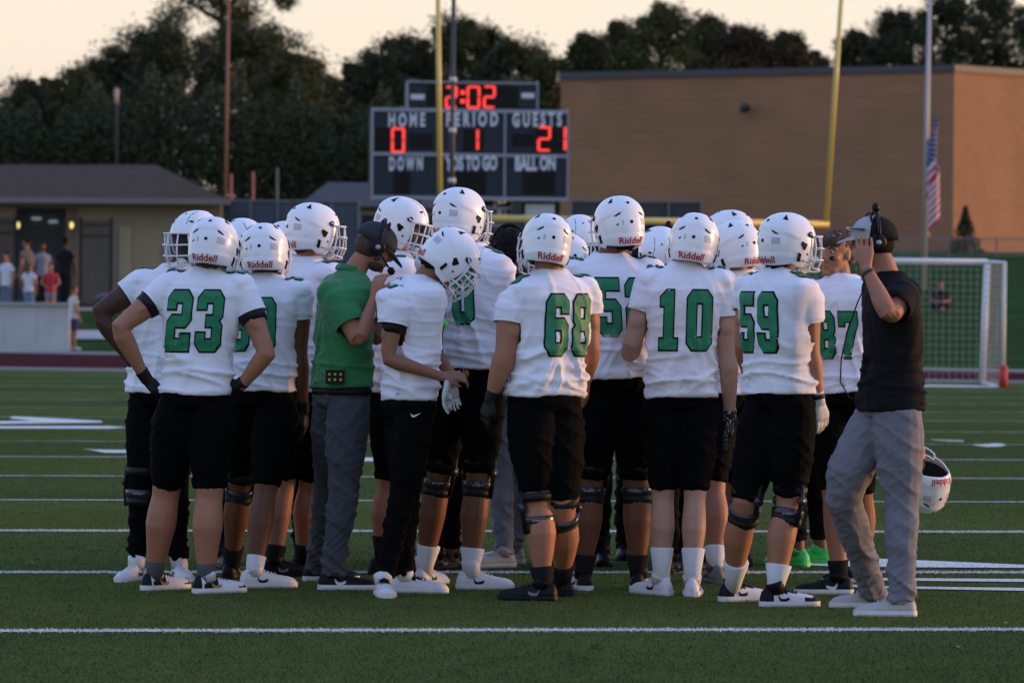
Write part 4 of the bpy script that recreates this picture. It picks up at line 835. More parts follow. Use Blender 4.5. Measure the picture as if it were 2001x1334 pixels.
def limb(pts, radii, n=10):
    """pts: 2+ joints; radii: list of (t, r) over the whole chain"""
    pts = [Vector(p) for p in pts]; seg = [(pts[i + 1] - pts[i]).length for i in range(len(pts) - 1)]; tot = sum(seg); P, R_ = [], []
    for t, r in radii:
        s_ = t * tot
        for i, L in enumerate(seg):
            if s_ <= L or i == len(seg) - 1: P.append(pts[i].lerp(pts[i + 1], min(1, s_ / L))); break
            s_ -= L
        R_.append(r)
    return P, R_
def person(label, x, g, top, hdg, **k):
    base = gnd(x, g); d = base.y; B = base.copy()
    helmet = k.get('helmet', True); bulk = k.get('bulk', 1.0); wide = bulk
    zt = at(x, top, d).z; S = k.get('S') or (zt - (.035 if helmet else 0.0) - .015)
    fw = Vector((math.sin(rad(hdg)), math.cos(rad(hdg)), 0)); rt = Vector((fw.y, -fw.x, 0)); up = Vector((0, 0, 1))
    root = tag(empty('person', base), label, 'person', k.get('group', 'players and coaches in the huddle'))
    def J(key, dflt):
        if key in k:
            q = k[key]; return at(q[0], q[1], d + (q[2] if len(q) > 2 else 0)) - B
        return dflt
    def loc(r_, f_, z_): return rt * r_ + fw * f_ + up * z_
    pads = k.get('pads', True)
    pv = J('pv', loc(0, 0, .53 * S)); nk = J('nk', loc(0, -.01, .855 * S)) + up * (.020 if k.get('pads', True) else 0); hd = J('hd', nk + loc(0, .03, .085 * S))
    shw = (.178 if pads else .165) * (1 + .5 * (bulk - 1)) * S / 1.87
    sh = {}; el = {}; wr = {}; hp_ = {}; kn = {}; an = {}; gp_ = {}
    lean = nk - pv
    for s_, n_ in ((-1, 'L'), (1, 'R')):
        sh[n_] = J('sh' + n_, nk + rt * (s_ * shw) - up * (.038 * S))
        el[n_] = J('el' + n_, sh[n_] + rt * (s_ * .045) - up * (.185 * S) - fw * .02)
        wr[n_] = J('wr' + n_, el[n_] + fw * .07 - up * (.135 * S))
        hp_[n_] = pv + rt * (s_ * .085 * S / 1.87 * (1 + .4 * (bulk - 1))) - up * (.02 * S)
        q = k.get('ft' + n_)
        gp_[n_] = (gnd(q[0], q[1]) - B) if q else Vector((pv.x, pv.y, 0)) + rt * (s_ * .13) - fw * .01
        an[n_] = gp_[n_] + up * .085
        kn[n_] = J('kn' + n_, hp_[n_].lerp(an[n_], .50) + fw * .022)
    # ---------------- body: one continuous surface
    sk = k.get('skin', 'tan'); mb_ = MB(); bl = .5 + .5 * bulk; HR = rot_head(k.get('hh', hdg), k.get('hp', -8), k.get('hr', 0))
    mb_.loft([(pv - up * .06, rt * .12 * bl, fw * .09 * bl, 2.2), (pv + up * .04, rt * .125 * bl, fw * .085 * bl, 2.2), (pv.lerp(nk, .35), rt * .12 * bl, fw * .085 * bl, 2.2), (pv.lerp(nk, .68), rt * .155, fw * .10, 2.2), (pv.lerp(nk, .88), rt * .15, fw * .085, 2.2), (nk, rt * .07, fw * .065, 2)], 20)
    nr = .060 if helmet else .053; mb_.tube([nk - up * .05, nk.lerp(hd, .4), hd - HR @ Vector((0, .02, .02))], [nr * 1.2 * bl, nr * bl, nr * .95], 14)
    head_tubes(mb_, hd, HR, k.get('hs', .98), ears=not helmet, face=True)
    al = k.get('arm', 1.16 if pads else 1.0) * bl; lg = k.get('leg', 1.12 if pads else 1.0)
    for n_, s_ in (('L', -1), ('R', 1)):
        P, R_ = limb([sh[n_], el[n_], wr[n_]], [(0, .060 * al), (.12, .060 * al), (.30, .052 * al), (.44, .044 * al), (.53, .042 * al), (.62, .045 * al), (.75, .039 * al), (.9, .029 * al), (1, .027)])
        mb_.tube(P, R_, 12)
        P, R_ = limb([hp_[n_], kn[n_], an[n_] - up * .03], [(0, .085 * bl), (.2, .086 * bl), (.38, .070 * bl), (.49, .058 * bl), (.55, .054 * bl), (.64, .060 * bl), (.70, .061 * bl), (.80, .049 * bl), (.90, .038), (1, .036)])
        pe_ = k.get('pend', .485)
        for i_, t in enumerate((0, .2, .38, .49, .55, .64, .70, .80, .90, 1)):
            if t < pe_ - .04: R_[i_] *= .80 if pe_ < .9 else .62
            if .55 < t < .85 and pe_ < .9: P[i_] = P[i_] - fw * (.016 * math.sin((t - .55) / .3 * math.pi))
        R_ = [r_ * (lg if .3 < t < .95 else 1) for r_, t in zip(R_, (0, .2, .38, .49, .55, .64, .70, .80, .90, 1))]
        mb_.tube(P, R_, 14)
        if pe_ < .9:
            ca_ = kn[n_].lerp(an[n_], .30) - fw * .022 * lg; ax_ = (an[n_] - kn[n_]).normalized()
            for q_, dz_ in ((1, -.012), (-1, .008)): mb_.ell(ca_ + rt * (q_ * .022 * lg) - ax_ * dz_, rt * .032 * lg, fw * .034 * lg, ax_ * .082, 12, 8)
            mb_.ell(kn[n_] + fw * .030, rt * .030, fw * .026, ax_ * .034, 10, 6)
        fa_ = el[n_].lerp(wr[n_], .24); fx_ = (wr[n_] - el[n_]).normalized(); mb_.ell(fa_ + fw * .010, rt * .037 * al, fw * .042 * al, fx_ * .075, 12, 8)
        de_ = sh[n_].lerp(el[n_], .52); dx_ = (el[n_] - sh[n_]).normalized(); mb_.ell(de_ - fw * .012, rt * .044 * al, fw * .050 * al, dx_ * .075, 12, 8)
        gv = k.get('gl' + n_); hk = k.get('hand' + n_, {})
        dr = hk.get('dir'); dr = Vector(dr) if dr else (wr[n_] - el[n_]).normalized() * .8 + (fw * .1 - up * .2); pn = hk.get('n'); pn = Vector(pn) if pn else rt * -s_
        if not gv: hand_tubes(mb_, wr[n_], dr, pn, curl=hk.get('curl', .45), side=s_)
        else:
            mg = MB(); hand_tubes(mg, wr[n_], dr, pn, thick=1.14, curl=hk.get('curl', .4), side=s_); mg.tube([wr[n_] - (wr[n_] - el[n_]).normalized() * .045, wr[n_] + dr.normalized() * .02], [.036, .033], 12)
            go = link('glove', remesh(mg, .0055, 2), root, {'b': M_GLOVEB, 'w': M_GLOVEW, 'p': None}[gv] if gv != 'p' else pattern_glove())
            if gv == 'w':
                mc_ = MB(); a_ = wr[n_]; v_ = (wr[n_] - el[n_]).normalized(); mc_.tube([a_ - v_ * .03, a_ - v_ * .008], [.0385, .0375], 14); build(mc_, 'wrist_strap', M_GLOVEB, go, True)
    vox = k.get('vox', .0085); body = link('body', remesh(mb_, vox, 3), root, skin(sk))
    # ---------------- face details
    if not helmet or k.get('eyes'):
        for s_ in (1, -1):
            me_ = MB(); me_.ell(hd + HR @ Vector((s_ * .030, .081, .008)), HR @ Vector((.011, 0, 0)), HR @ Vector((0, .006, 0)), HR @ Vector((0, 0, .0065)), 10, 6); e = build(me_, 'eye', mat('eye_white', (.45, .42, .40), .3), body, True)
            me_ = MB(); me_.ell(hd + HR @ Vector((s_ * .030, .0865, .008)), HR @ Vector((.0055, 0, 0)), HR @ Vector((0, .003, 0)), HR @ Vector((0, 0, .006)), 8, 6); build(me_, 'iris', mat('iris', (.02, .014, .01), .2), e, True)
            me_ = MB(); me_.tube([hd + HR @ Vector((s_ * .014, .090, .026)), hd + HR @ Vector((s_ * .032, .088, .031)), hd + HR @ Vector((s_ * .050, .072, .025))], [.004, .005, .003], 6); build(me_, 'eyebrow', M_HAIR['brown' if k.get('hair') == 'brown' else 'black'], body, True)
        me_ = MB(); me_.tube([hd + HR @ Vector((-.021, .089, -.0635)), hd + HR @ Vector((0, .096, -.0635)), hd + HR @ Vector((.021, .089, -.0635))], [.002, .0032, .002], 6); build(me_, 'lips', mat('lip_' + sk, tuple(c * f_ for c, f_ in zip(SKIN[sk], (.75, .5, .5))), .5), body, True)
    if k.get('cap'):
        mh = MB(); mh.ell(hd + HR @ Vector((0, -.034, -.004)), HR @ Vector((.0775, 0, 0)), HR @ Vector((0, .078, 0)), HR @ Vector((0, 0, .072)), 18, 10); link('hair', remesh(mh, .007, 1), root, M_HAIR[k['hair']])
        if k.get('beard'):
            mh = MB(); mh.ell(hd + HR @ Vector((0, .036, -.080)), HR @ Vector((.051, 0, 0)), HR @ Vector((0, .050, 0)), HR @ Vector((0, 0, .036)), 14, 8)
            for s_ in (1, -1): mh.tube([hd + HR @ Vector((s_ * .068, .005, -.01)), hd + HR @ Vector((s_ * .058, .025, -.06))], [.014, .022], 8)
            link('beard', remesh(mh, .006, 1), root, M_HAIR[k['hair']])
    if k.get('hair') and not k.get('cap'):
        mh = MB(); hl = k.get('hairlen', 0)
        if helmet: mh.ell(hd + HR @ Vector((0, -.06, -.075)), HR @ Vector((.078, 0, 0)), HR @ Vector((0, .06, 0)), HR @ Vector((0, 0, .05 + hl)), 14, 8)
        else:
            mh.ell(hd + HR @ Vector((0, -.024, .050)), HR @ Vector((.080, 0, 0)), HR @ Vector((0, .096, 0)), HR @ Vector((0, 0, .078)), 18, 10); mh.ell(hd + HR @ Vector((0, -.055, .0)), HR @ Vector((.077, 0, 0)), HR @ Vector((0, .058, 0)), HR @ Vector((0, 0, .07)), 16, 10)
            if k.get('fringe'):
                for q in range(9): a_ = -.9 + q * .22; mh.tube([hd + HR @ Vector((math.sin(a_) * .062, math.cos(a_) * .07 + .005, .085)), hd + HR @ Vector((math.sin(a_) * .079, math.cos(a_) * .083 + .008, .062)), hd + HR @ Vector((math.sin(a_ + .08) * .080, math.cos(a_) * .080 + .008, .040 - .008 * (q % 3)))], [.02, .015, .006], 6)
        mhh = remesh(mh, .007, 2); c_ = getco(mhh)
        for i in range(len(c_)): c_[i] += np.array(c_[i] - np.array(hd)) * (.10 * nz3(c_[i], 40) + .05 * nz3(c_[i], 90))
        setco(mhh, c_); link('hair', mhh, root, M_HAIR[k['hair']])
    # ---------------- trousers
    pm = k.get('pm', M_BLACK); pend = k.get('pend', .485); mp_ = MB(); loose = k.get('loose', 1.0); hb_ = (.55 + .45 * bulk)
    mp_.loft([(pv - up * .075, rt * .150 * hb_, fw * .118 * hb_, 2.3), (pv - up * .01, rt * .178 * hb_, fw * .132 * hb_, 2.3), (pv + up * .05, rt * .150 * hb_, fw * .108 * hb_, 2.3), (pv + up * .10, rt * .130 * hb_, fw * .092 * hb_, 2.3)], 24)
    for n_ in 'LR':
        lq = .45 + .55 * k.get('leg', 1.12 if pads else 1.0); full = [(0, .100), (.15, .106 * lq), (.3, .095 * lq), (.44, .075 * lq), (.52, .070 * lq), (.62, .071), (.75, .062), (.9, .056), (1, .056)]; lst = [(t, r * loose * hb_) for t, r in full if t < pend] + [(pend, np.interp(pend, [a for a, b_ in full], [b_ for a, b_ in full]) * loose * hb_)]
        tgt = an[n_] - up * .035; P, R_ = limb([hp_[n_], kn[n_], tgt], lst)
        for i_, (t, r) in enumerate(lst):
            if .55 < t < .85 and pend < .9: P[i_] = P[i_] - fw * (.016 * math.sin((t - .55) / .3 * math.pi))
        mp_.tube(P, R_, 16)
    pme = remesh(mp_, .0085 if pend > .98 else .011, 3); c_ = getco(pme); nn = np.empty(len(c_) * 3); pme.vertices.foreach_get('normal', nn); nn = nn.reshape(-1, 3); amp = k.get('fold', .006)
    for i in range(len(c_)):
        p = Vector(c_[i]); kz = 1.0 + 1.4 * max(0, 1 - p.z / (.25 * S)) * (pend > .9)
        n1 = abs(noise.noise(Vector((p.x * 3 + x, p.y * 3, p.z * 9 + p.x * 7)))); n2 = abs(noise.noise(Vector((p.x * 9 - x, p.y * 9, p.z * 22 - p.x * 12))))
        c_[i] += nn[i] * amp * kz * (1.5 * (max(0, 1 - 4 * n1) ** 1.5 - .25) + .8 * (max(0, 1 - 4 * n2) ** 1.5 - .25))
    setco(pme, c_); po = link('trousers' if pend > .9 else 'pants', pme, root, pm)
    if k.get('swoosh_p'): put_poly(SWOOSH, BVHTree.FromPolygons([Vector(v) for v in getco(pme)], [tuple(f.vertices) for f in pme.polygons]), J('swoosh_p', None), Vector((1, 0, 0)), up, Vector((0, 1, 0)), .055, po, mat('swoosh_white', (.7, .7, .7), .6), 'side_stripe', far=.4)
    # ---------------- shirt
    mj = MB(); jm = k.get('jm') or cloth_white(); q = S / 1.87; w2 = (.45 + .55 * bulk)
    hem = pv + up * (k.get('hem', -.005) * S); nk2 = nk
    def C(t): return hem.lerp(nk2, t) - fw * (.012 * math.sin(math.pi * t))
    if pads: SEC = [(0, .187 * w2, .141 * w2), (.10, .181 * w2, .134 * w2), (.3, .174 * w2, .122 * w2), (.48, .186 * w2, .130 * w2), (.66, .205, .142), (.82, .224, .146), (.92, .222, .126), (.975, .168, .104), (1.02, .098, .086), (1.06, .074, .074)]
    else: SEC = [(0, .192 * w2, .146 * w2), (.12, .184 * w2, .138 * w2), (.35, .168 * w2, .120 * w2), (.55, .180 * w2, .124 * w2), (.72, .196 * w2, .126), (.86, .192 * w2, .112), (.94, .150, .092), (1.0, .085, .075), (1.02, .066, .066)]
    mj.loft([(C(t), rt * a * q * (1 + (.25 * (bulk - 1) if t > .6 else 0)), fw * b_ * q, 2.5) for t, a, b_ in SEC], 32)
    sl = k.get('sleeve', .40 if pads else .62); ends = []
    for n_, s_ in (('L', -1), ('R', 1)):
        a_ = sh[n_]; e_ = a_.lerp(el[n_], sl); dr = (el[n_] - a_).normalized()
        if pads: mj.ell(a_ + up * .012 - rt * (s_ * .015), rt * .098 * q, fw * .108 * q, up * .072 * q, 16, 10); mj.tube([a_ - rt * (s_ * .05), a_ + dr * .05, e_], [.085 * bl, .090 * bl, .079 * bl], 16); ends.append((e_, dr, .079 * bl))
        else: mj.ell(a_ - rt * (s_ * .02), rt * .078 * bl, fw * .082 * bl, up * .072, 14, 8); mj.tube([a_ - rt * (s_ * .06), a_ + dr * .05, e_], [.075 * bl, .081 * bl, .076 * bl], 16); ends.append((e_, dr, .076 * bl))
    jme = remesh(mj, .0095, 4); c_ = getco(jme); nn = np.empty(len(c_) * 3); jme.vertices.foreach_get('normal', nn); nn = nn.reshape(-1, 3); sd_ = (x * .37) % 50; ja = k.get('jfold', 1.35 if pads else 1.0)
    zl, zh = hem.z, nk.z
    for i in range(len(c_)):
        p = Vector(c_[i]); t = (p.z - zl) / (zh - zl); low = max(0, 1 - t / .5); u_ = p.dot(rt)
        n1 = abs(noise.noise(Vector((p.x * 2.6 + sd_, p.y * 2.6, p.z * 15 + 6 * u_ * u_ + 2.5 * u_ * math.sin(sd_))))); n2 = abs(noise.noise(Vector((u_ * 7 + sd_, p.z * 4.5 + abs(u_) * 8, sd_ + p.dot(fw) * 3))))
        n3 = abs(noise.noise(Vector((p.x * 5 - sd_, p.y * 5, p.z * 26 + 9 * u_)))); n4 = noise.noise(Vector((p.x * 3.1 + sd_, p.y * 3.1, p.z * 3.5)))
        a1 = (max(0, 1 - 4.0 * n1) ** 1.5 - .25) * (.003 + .019 * low)
        a2 = (max(0, 1 - 3.5 * n2) ** 1.5 - .2) * (.012 * sm(.62, .40, t) + .0045)
        a3 = (max(0, 1 - 4 * n3) ** 1.3 - .25) * (.0015 + .006 * low) * (.6 + n4) + n4 * .006
        hm_ = .25 + .75 * sm(.0, .14, t); a1 *= hm_; a2 *= hm_; a3 *= hm_
        if t < .06: c_[i][2] += .016 * noise.noise(Vector((p.x * 4 + sd_, p.y * 4, 0)))
        c_[i] += nn[i] * (a1 + a2 + a3) * ja
    setco(jme, c_)
    bm = bmesh.new(); bm.from_mesh(jme); kill = []
    for f in bm.faces:
        cc = f.calc_center_median()
        for e_, dr, r_ in ends:
            if (cc - e_).dot(dr) > -.006 and ((cc - e_) - dr * (cc - e_).dot(dr)).length < r_ * .93 and (cc - e_).length < .12: kill.append(f); break
        else:
            if cc.z < hem.z + .004 and abs(f.normal.z) > .7 and (cc.xy - hem.xy).length < .16: kill.append(f)
    bmesh.ops.delete(bm, geom=list(set(kill)), context='FACES'); bm.to_mesh(jme); bm.free()
    jme.polygons.foreach_set('use_smooth', [True] * len(jme.polygons))
    jo = link('jersey' if pads else 'shirt', jme, root, jm)
    for e_, dr, r_ in ends:
        mh = MB(); mh.tube([e_ - dr * .010, e_ + dr * .004], [r_ * 1.0, r_ * .985], 20, cap=False); mh.tube([e_ + dr * .004, e_ - dr * .010], [r_ * .96, r_ * .965], 20, cap=False); build(mh, 'cuff', jm, jo, True)
        if k.get('undersleeve'):
            mu = MB(); mu.tube([e_ - dr * .004, e_ + dr * .015, e_ + dr * .048], [.062 * al, .061 * al, .057 * al], 16); build(mu, 'undersleeve', M_BRACE, jo, True)
    bvh = BVHTree.FromPolygons([Vector(v) for v in getco(jme)], [tuple(f.vertices) for f in jme.polygons])
    if k.get('num'):
        nh = k.get('numh', .27); c0_ = hem.lerp(nk, k.get('numt', .60)); nd = -fw if not k.get('front') else fw
        ux = rt if not k.get('front') else -rt; ru = (nk - hem).normalized()
        if not k.get('plain'): put_number(k['num'], bvh, c0_ + ux * k.get('numx', 0.0), ux, ru, -nd, nh, jo)
        for n_, s_ in (('L', -1), ('R', 1)): put_number(k['num'], bvh, sh[n_] + up * .05 - rt * (s_ * .02) - fw * .01, rt, fw, -up, .075, jo, wf=.9, far=.2, name='shoulder_number', face=.72)
    if k.get('collar'):
        mc_ = MB(); mc_.tube([nk - up * .015, nk + up * .012], [.078, .072], 18, cap=False); build(mc_, 'collar', k['collar'], jo, True)
    # ---------------- lower legs
    for n_ in 'LR':
        st = k.get('st' + n_, k.get('st', 'blk')); sc = k.get('so' + n_, k.get('so'))
        shoe(root, gp_[n_] + B, k.get('fh' + n_, k.get('fh', hdg)), ST[st], B, k.get('hi', 0.0))
        if sc:
            cl, hgt_ = sc; P, R_ = limb([kn[n_], an[n_] - up * .04], [(1 - hgt_, .0), (1 - hgt_ * .5, 0), (1, 0)]); rr_ = [np.interp(t, [0, .2, .4, .6, .8, 1], [.058, .061, .060, .051, .0415, .040]) * ((bl * k.get('leg', 1.12 if pads else 1)) if t < .75 else 1.0) + (.004 if t < .9 else -.006) for t in (1 - hgt_, 1 - hgt_ * .5, 1)]
            mso = MB(); P = [p_ - fw * (.016 * math.sin(max(0, min(1, (.5 + .5 * f_ - .55) / .3)) * math.pi)) for p_, f_ in zip(P, (1 - hgt_, 1 - hgt_ * .5, 1))]; mso.tube([P[0], P[0].lerp(P[1], .06), P[1], P[2]], [rr_[0] + .0005, rr_[0] + .003, rr_[1] + .002, rr_[2] + .002], 16); build(mso, 'sock', mat('sock_' + cl, {'white': (.66, .68, .70), 'black': (.012, .012, .013), 'grey': (.07, .07, .075)}[cl], .9, .1, 30, .3, 200), root, True)
        if n_ in k.get('brace', ''):
            kz = kn[n_]; dn = (an[n_] - kz).normalized(); dup = (hp_[n_] - kz).normalized(); bk = empty('knee_brace', (0, 0, 0)); bk.parent = root; r_ = .068 * bl * (.4 + .6 * lg)
            for nm, c2, rr2, hh_ in (('strap', kz + dup * .055, r_ * 1.10, .022), ('strap', kz + dn * .105, r_ * .99, .020)):
                mm = MB(); ax_ = dn; mm.tube([c2 - ax_ * hh_, c2 + ax_ * hh_], [rr2, rr2 * .985], 20); build(mm, nm, M_BRACE, bk, True)
            mm = MB(); c2 = kz + dn * .062; mm.tube([c2 - dn * .021, c2 - dn * .014, c2 + dn * .014, c2 + dn * .021], [r_ * 1.0, r_ * 1.05, r_ * 1.03, r_ * .97], 22); sh_ = build(mm, 'shell_band', M_BRACESH, bk, True)
            put_text('DONJOY', BVHTree.FromPolygons([Vector(v) for v in mm.v], mm.f), c2, Vector((1, 0, 0)), -dn, Vector((0, 1, 0)), .014, sh_, mat('brace_text', (.35, .37, .39), .5), far=.3)
            for s_ in (-1, 1):
                mm = MB(); o_ = rt * (s_ * r_ * 1.08); mm.tube([kz + dup * .085 + o_, kz + o_ * 1.03, kz + dn * .13 + o_ * .95], [.011, .014, .010], 8, flat=.7); build(mm, 'hinge_bar', M_BRACE, bk, True)
                mm = MB(); mm.tube([kz + o_ * .98, kz + o_ * 1.18], [.027, .024], 14); build(mm, 'hinge_plate', M_BRACESH, bk, True)
    if helmet: put_helmet(root, hd + HR @ Vector((0, -.004, .004)), HR, k.get('hsc', 1.03))
    P_ = dict(root=root, B=B, hd=hd, HR=HR, sh=sh, el=el, wr=wr, nk=nk, pv=pv, fw=fw, rt=rt, bvh=bvh, jersey=jo, body=body, J=J, d=d, S=S)
    return P_
def pattern_glove():
    if 'glove_pattern' in MATS: return MATS['glove_pattern']
    m = bpy.data.materials.new('glove_pattern'); MATS['glove_pattern'] = m; m.use_nodes = True; n = m.node_tree.nodes; l = m.node_tree.links; b = n['Principled BSDF']; b.inputs['Roughness'].default_value = .5
    tc = n.new('ShaderNodeTexCoord'); v = n.new('ShaderNodeTexVoronoi'); v.inputs['Scale'].default_value = 75; l.new(tc.outputs['Object'], v.inputs[0]); c = n.new('ShaderNodeMath'); c.operation = 'LESS_THAN'; c.inputs[1].default_value = .34; l.new(v.outputs[0], c.inputs[0])
    mx = n.new('ShaderNodeMix'); mx.data_type = 'RGBA'; mx.inputs[6].default_value = (.01, .01, .011, 1); mx.inputs[7].default_value = (.42, .42, .43, 1); l.new(c.outputs[0], mx.inputs[0]); l.new(mx.outputs[2], b.inputs['Base Color']); return m
def baseball_cap(P, m1, m2, tilt=0, logo=None):
    hd, HR, root = P['hd'], P['HR'], P['root']; mbb = MB(); R2 = HR @ Matrix.Rotation(rad(tilt), 3, 'X'); q = lambda x, y, z: hd + R2 @ Vector((x, y, z))
    rings = []
    for i in range(9):
        ph = math.pi / 2 * i / 8; rings.append([q(math.cos(ph) * .095 * math.cos(a) , math.cos(ph) * .117 * math.sin(a) - .012, .020 + math.sin(ph) ** .85 * .112) for a in [2 * math.pi * j / 24 for j in range(24)]])
    mbb.rings(rings); cp = build(mbb, 'cap', m2, root, True)
    if m1 is not m2:        # front panels
        mf = MB(); rr = []
        for i in range(9):
            ph = math.pi / 2 * i / 8.2; rr.append([q(math.cos(ph) * .0965 * math.cos(a), math.cos(ph) * .1185 * math.sin(a) - .012, .0195 + math.sin(ph) ** .85 * .1135) for a in [rad(24 + 132 * j / 14) for j in range(15)]])
        vs_ = [p for r in rr for p in r]; mf.add(vs_, [(i * 15 + j, i * 15 + j + 1, (i + 1) * 15 + j + 1, (i + 1) * 15 + j) for i in range(8) for j in range(14)]); build(mf, 'front_panel', m1, cp, True)
    mbb = MB(); top = []; bot = []; idx = 15
    for j in range(idx):
        a = rad(20 + 140 * j / (idx - 1)); c_, s_ = math.cos(a), math.sin(a); inner = q(c_ * .094, s_ * .116 - .012, .024); outer = q(c_ * .086, s_ * .116 - .012 + .085 * max(0, s_ - .28) ** .6, .018 - .034 * max(0, s_) ** 2 + .004 * abs(c_)); top += [inner, outer]
    n_ = len(top); mbb.add(top + [p - R2 @ Vector((0, 0, .005)) for p in top], [(2 * j, 2 * j + 1, 2 * j + 3, 2 * j + 2) for j in range(idx - 1)] + [(n_ + 2 * j, n_ + 2 * j + 2, n_ + 2 * j + 3, n_ + 2 * j + 1) for j in range(idx - 1)] + [(2 * j + 1, n_ + 2 * j + 1, n_ + 2 * j + 3, 2 * j + 3) for j in range(idx - 1)]); build(mbb, 'brim', m1, cp, True)
    mbb = MB(); mbb.ell(q(0, -.01, .134), R2 @ Vector((.008, 0, 0)), R2 @ Vector((0, .008, 0)), R2 @ Vector((0, 0, .004)), 8, 5); build(mbb, 'button', m2, cp, True)
    return cp
def headset(P, side, boom=None, mic_up=False):
    hd, HR, root = P['hd'], P['HR'], P['root']; m = mat('headset_black', (.010, .010, .011), .45, .15, 20); e = empty('headset'); e.parent = root; q = lambda x, y, z: hd + HR @ Vector((x, y, z))
    mbb = MB(); pts = [q(.100 * math.sin(a), -.012, .02 + .135 * math.cos(a)) for a in np.linspace(-1.55, 1.55, 15)]; mbb.tube(pts, .009, 8, side=HR @ Vector((0, 1, 0))); build(mbb, 'headband', m, e, True)
    mbb = MB(); mbb.tube([q(.080 * math.sin(a), -.012 + .03, .02 + .128 * math.cos(a)) for a in np.linspace(-1.2, 1.2, 11)], .006, 6); build(mbb, 'headband_pad', m, e, True)
    for s_ in (1, -1):
        mbb = MB(); mbb.tube([q(s_ * .075, -.006, .0), q(s_ * .088, -.006, 0), q(s_ * .104, -.006, 0), q(s_ * .110, -.006, 0)], [.040, .044, .042, .030], 18); c = build(mbb, 'ear_cup', m, e, True)
        mbb = MB(); mbb.tube([q(s_ * .110, -.006, 0), q(s_ * .1125, -.006, 0)], [.014, .012], 12); build(mbb, 'badge', mat('headset_badge', (.35, .35, .36), .3, metal=.5), c, True)
    if mic_up: bp = [q(side * .108, .0, .01), q(side * .112, .0, .08), q(side * .108, .01, .165)]
    else: bp = [q(side * .108, .0, -.01), q(side * .095, .06, -.05), q(side * .045, .118, -.078)]
    mbb = MB(); mbb.tube(bp, [.006, .0045, .0045], 8); build(mbb, 'boom', m, e, True)
    mbb = MB(); u_ = (bp[2] - bp[1]).normalized(); mbb.tube([bp[2] - u_ * .018, bp[2] - u_ * .008, bp[2] + u_ * .012, bp[2] + u_ * .024], [.010, .019, .019, .009], 12); build(mbb, 'microphone', m, e, True)
    return e
GREY = ('grey', .22); BS = ('black', .26); WS = ('white', .24)
PP = {}
PP['23'] = person('player in white jersey 23 with both hands on hips, back turned', 378, 1158, 433, 8, num='23', hd=(417, 484), hh=12, hr=4, hp=-14, nk=(405, 540), pv=(381, 765), elL=(232, 640, -.06), wrL=(283, 738, .02), elR=(521, 690, -.10), wrR=(468, 758, -.04), glL='b', glR='b',
    handL=dict(dir=(.5, .4, -.5)), handR=dict(dir=(-.6, .4, .2)), ftL=(300, 1152), ftR=(402, 1158), fhL=48, fhR=58, st='gold', so=GREY, undersleeve=True, skin='tan', leg=1.3, numh=.305, numx=-.015, hair='brown')
PP['53'] = person('dark skinned player with elbow out and face guard turned aside', 312, 1133, 413, -165, num='53', plain=True, front=True, hd=(384, 468), hh=-138, hp=-4, nk=(345, 535), pv=(315, 765), elR=(192, 612, 0), wrR=(266, 716, 0), glR='b', handR=dict(dir=(.4, 0, -.6)), ftR=(268, 1133), ftL=(350, 1132), fhR=-160, fhL=165, st='wht', hi=.03, pend=.93, loose=.9, brace='R', skin='dark')
PP['89'] = person('player in white jersey with back turned between jersey 23 and green polo', 508, 1143, 443, 14, num='89', hd=(517, 494), hh=8, hr=-2, hp=-10, nk=(522, 553), pv=(512, 762), elR=(583, 690, 0), wrR=(592, 800, .05), glR='b', elL=(455, 690, .15), wrL=(470, 740, .3), ftR=(495, 1147), ftL=(452, 1130), fhR=75, fhL=20, stR='wht', stL='blk', soR=WS, soL=BS, brace='L', skin='brown', numx=-.03)
PP['d'] = person('player facing out of the huddle mostly hidden behind jersey 23', 482, 1108, 432, 165, hd=(476, 482), hh=150, hp=-22, nk=(480, 540), pv=(485, 765), st='blk', so=BS, skin='brown', pend=.93, loose=.95)
PP['7'] = person('player looking right behind the coach in the green polo', 592, 1127, 393, 42, num='72', hd=(611, 452), hh=62, hp=-6, nk=(597, 522), pv=(590, 760), ftL=(535, 1126), ftR=(590, 1122), fhL=75, fhR=80, st='blk', so=BS, skin='tan', hair='brown', glL='b', glR='b')
PP['f'] = person('player whose helmet just shows behind the player looking right', 552, 1102, 437, 25, hd=(560, 486), nk=(560, 545), st='blk', so=BS, skin='tan', pend=.93, loose=.95)
PP['gc'] = person('coach in green polo and dark cap with hand at his mouth', 668, 1150, 415, 62, helmet=False, pads=False, S=1.84, bulk=1.08, hd=(733, 484), hh=78, hp=-24, nk=(683, 532), pv=(668, 765), shR=(652, 572, -.14), elR=(700, 668, -.26), wrR=(731, 584, -.20), handR=dict(dir=(.22, .05, 1), n=(.6, .7, -.1), curl=.8), elL=(735, 660, .2), wrL=(745, 610, .18), handL=dict(dir=(.1, -.1, 1), curl=.9), ftR=(648, 1151), ftL=(618, 1134), fhR=84, fhL=78, st='blkw', pend=.985, loose=1.06, jm=mat('polo_green', (.014, .175, .045), .75, .12, 8, .12, 350, sheen=.2), pm=mat('jeans', (.052, .056, .072), .85, .25, 16, .25, 260), skin='tan', hair='brown', cap=True, beard=True, vox=.007, hem=.012, fold=.006, sleeve=.66)
PP['h'] = person('player bent forward behind the green polo, jersey and helmet partly hidden', 765, 1121, 384, 80, num='30', hd=(784, 440), hh=96, hp=-16, nk=(772, 512), pv=(755, 762), ftR=(745, 1122), ftL=(775, 1112), fh=80, st='blk', so=('black', .35), skin='tan')
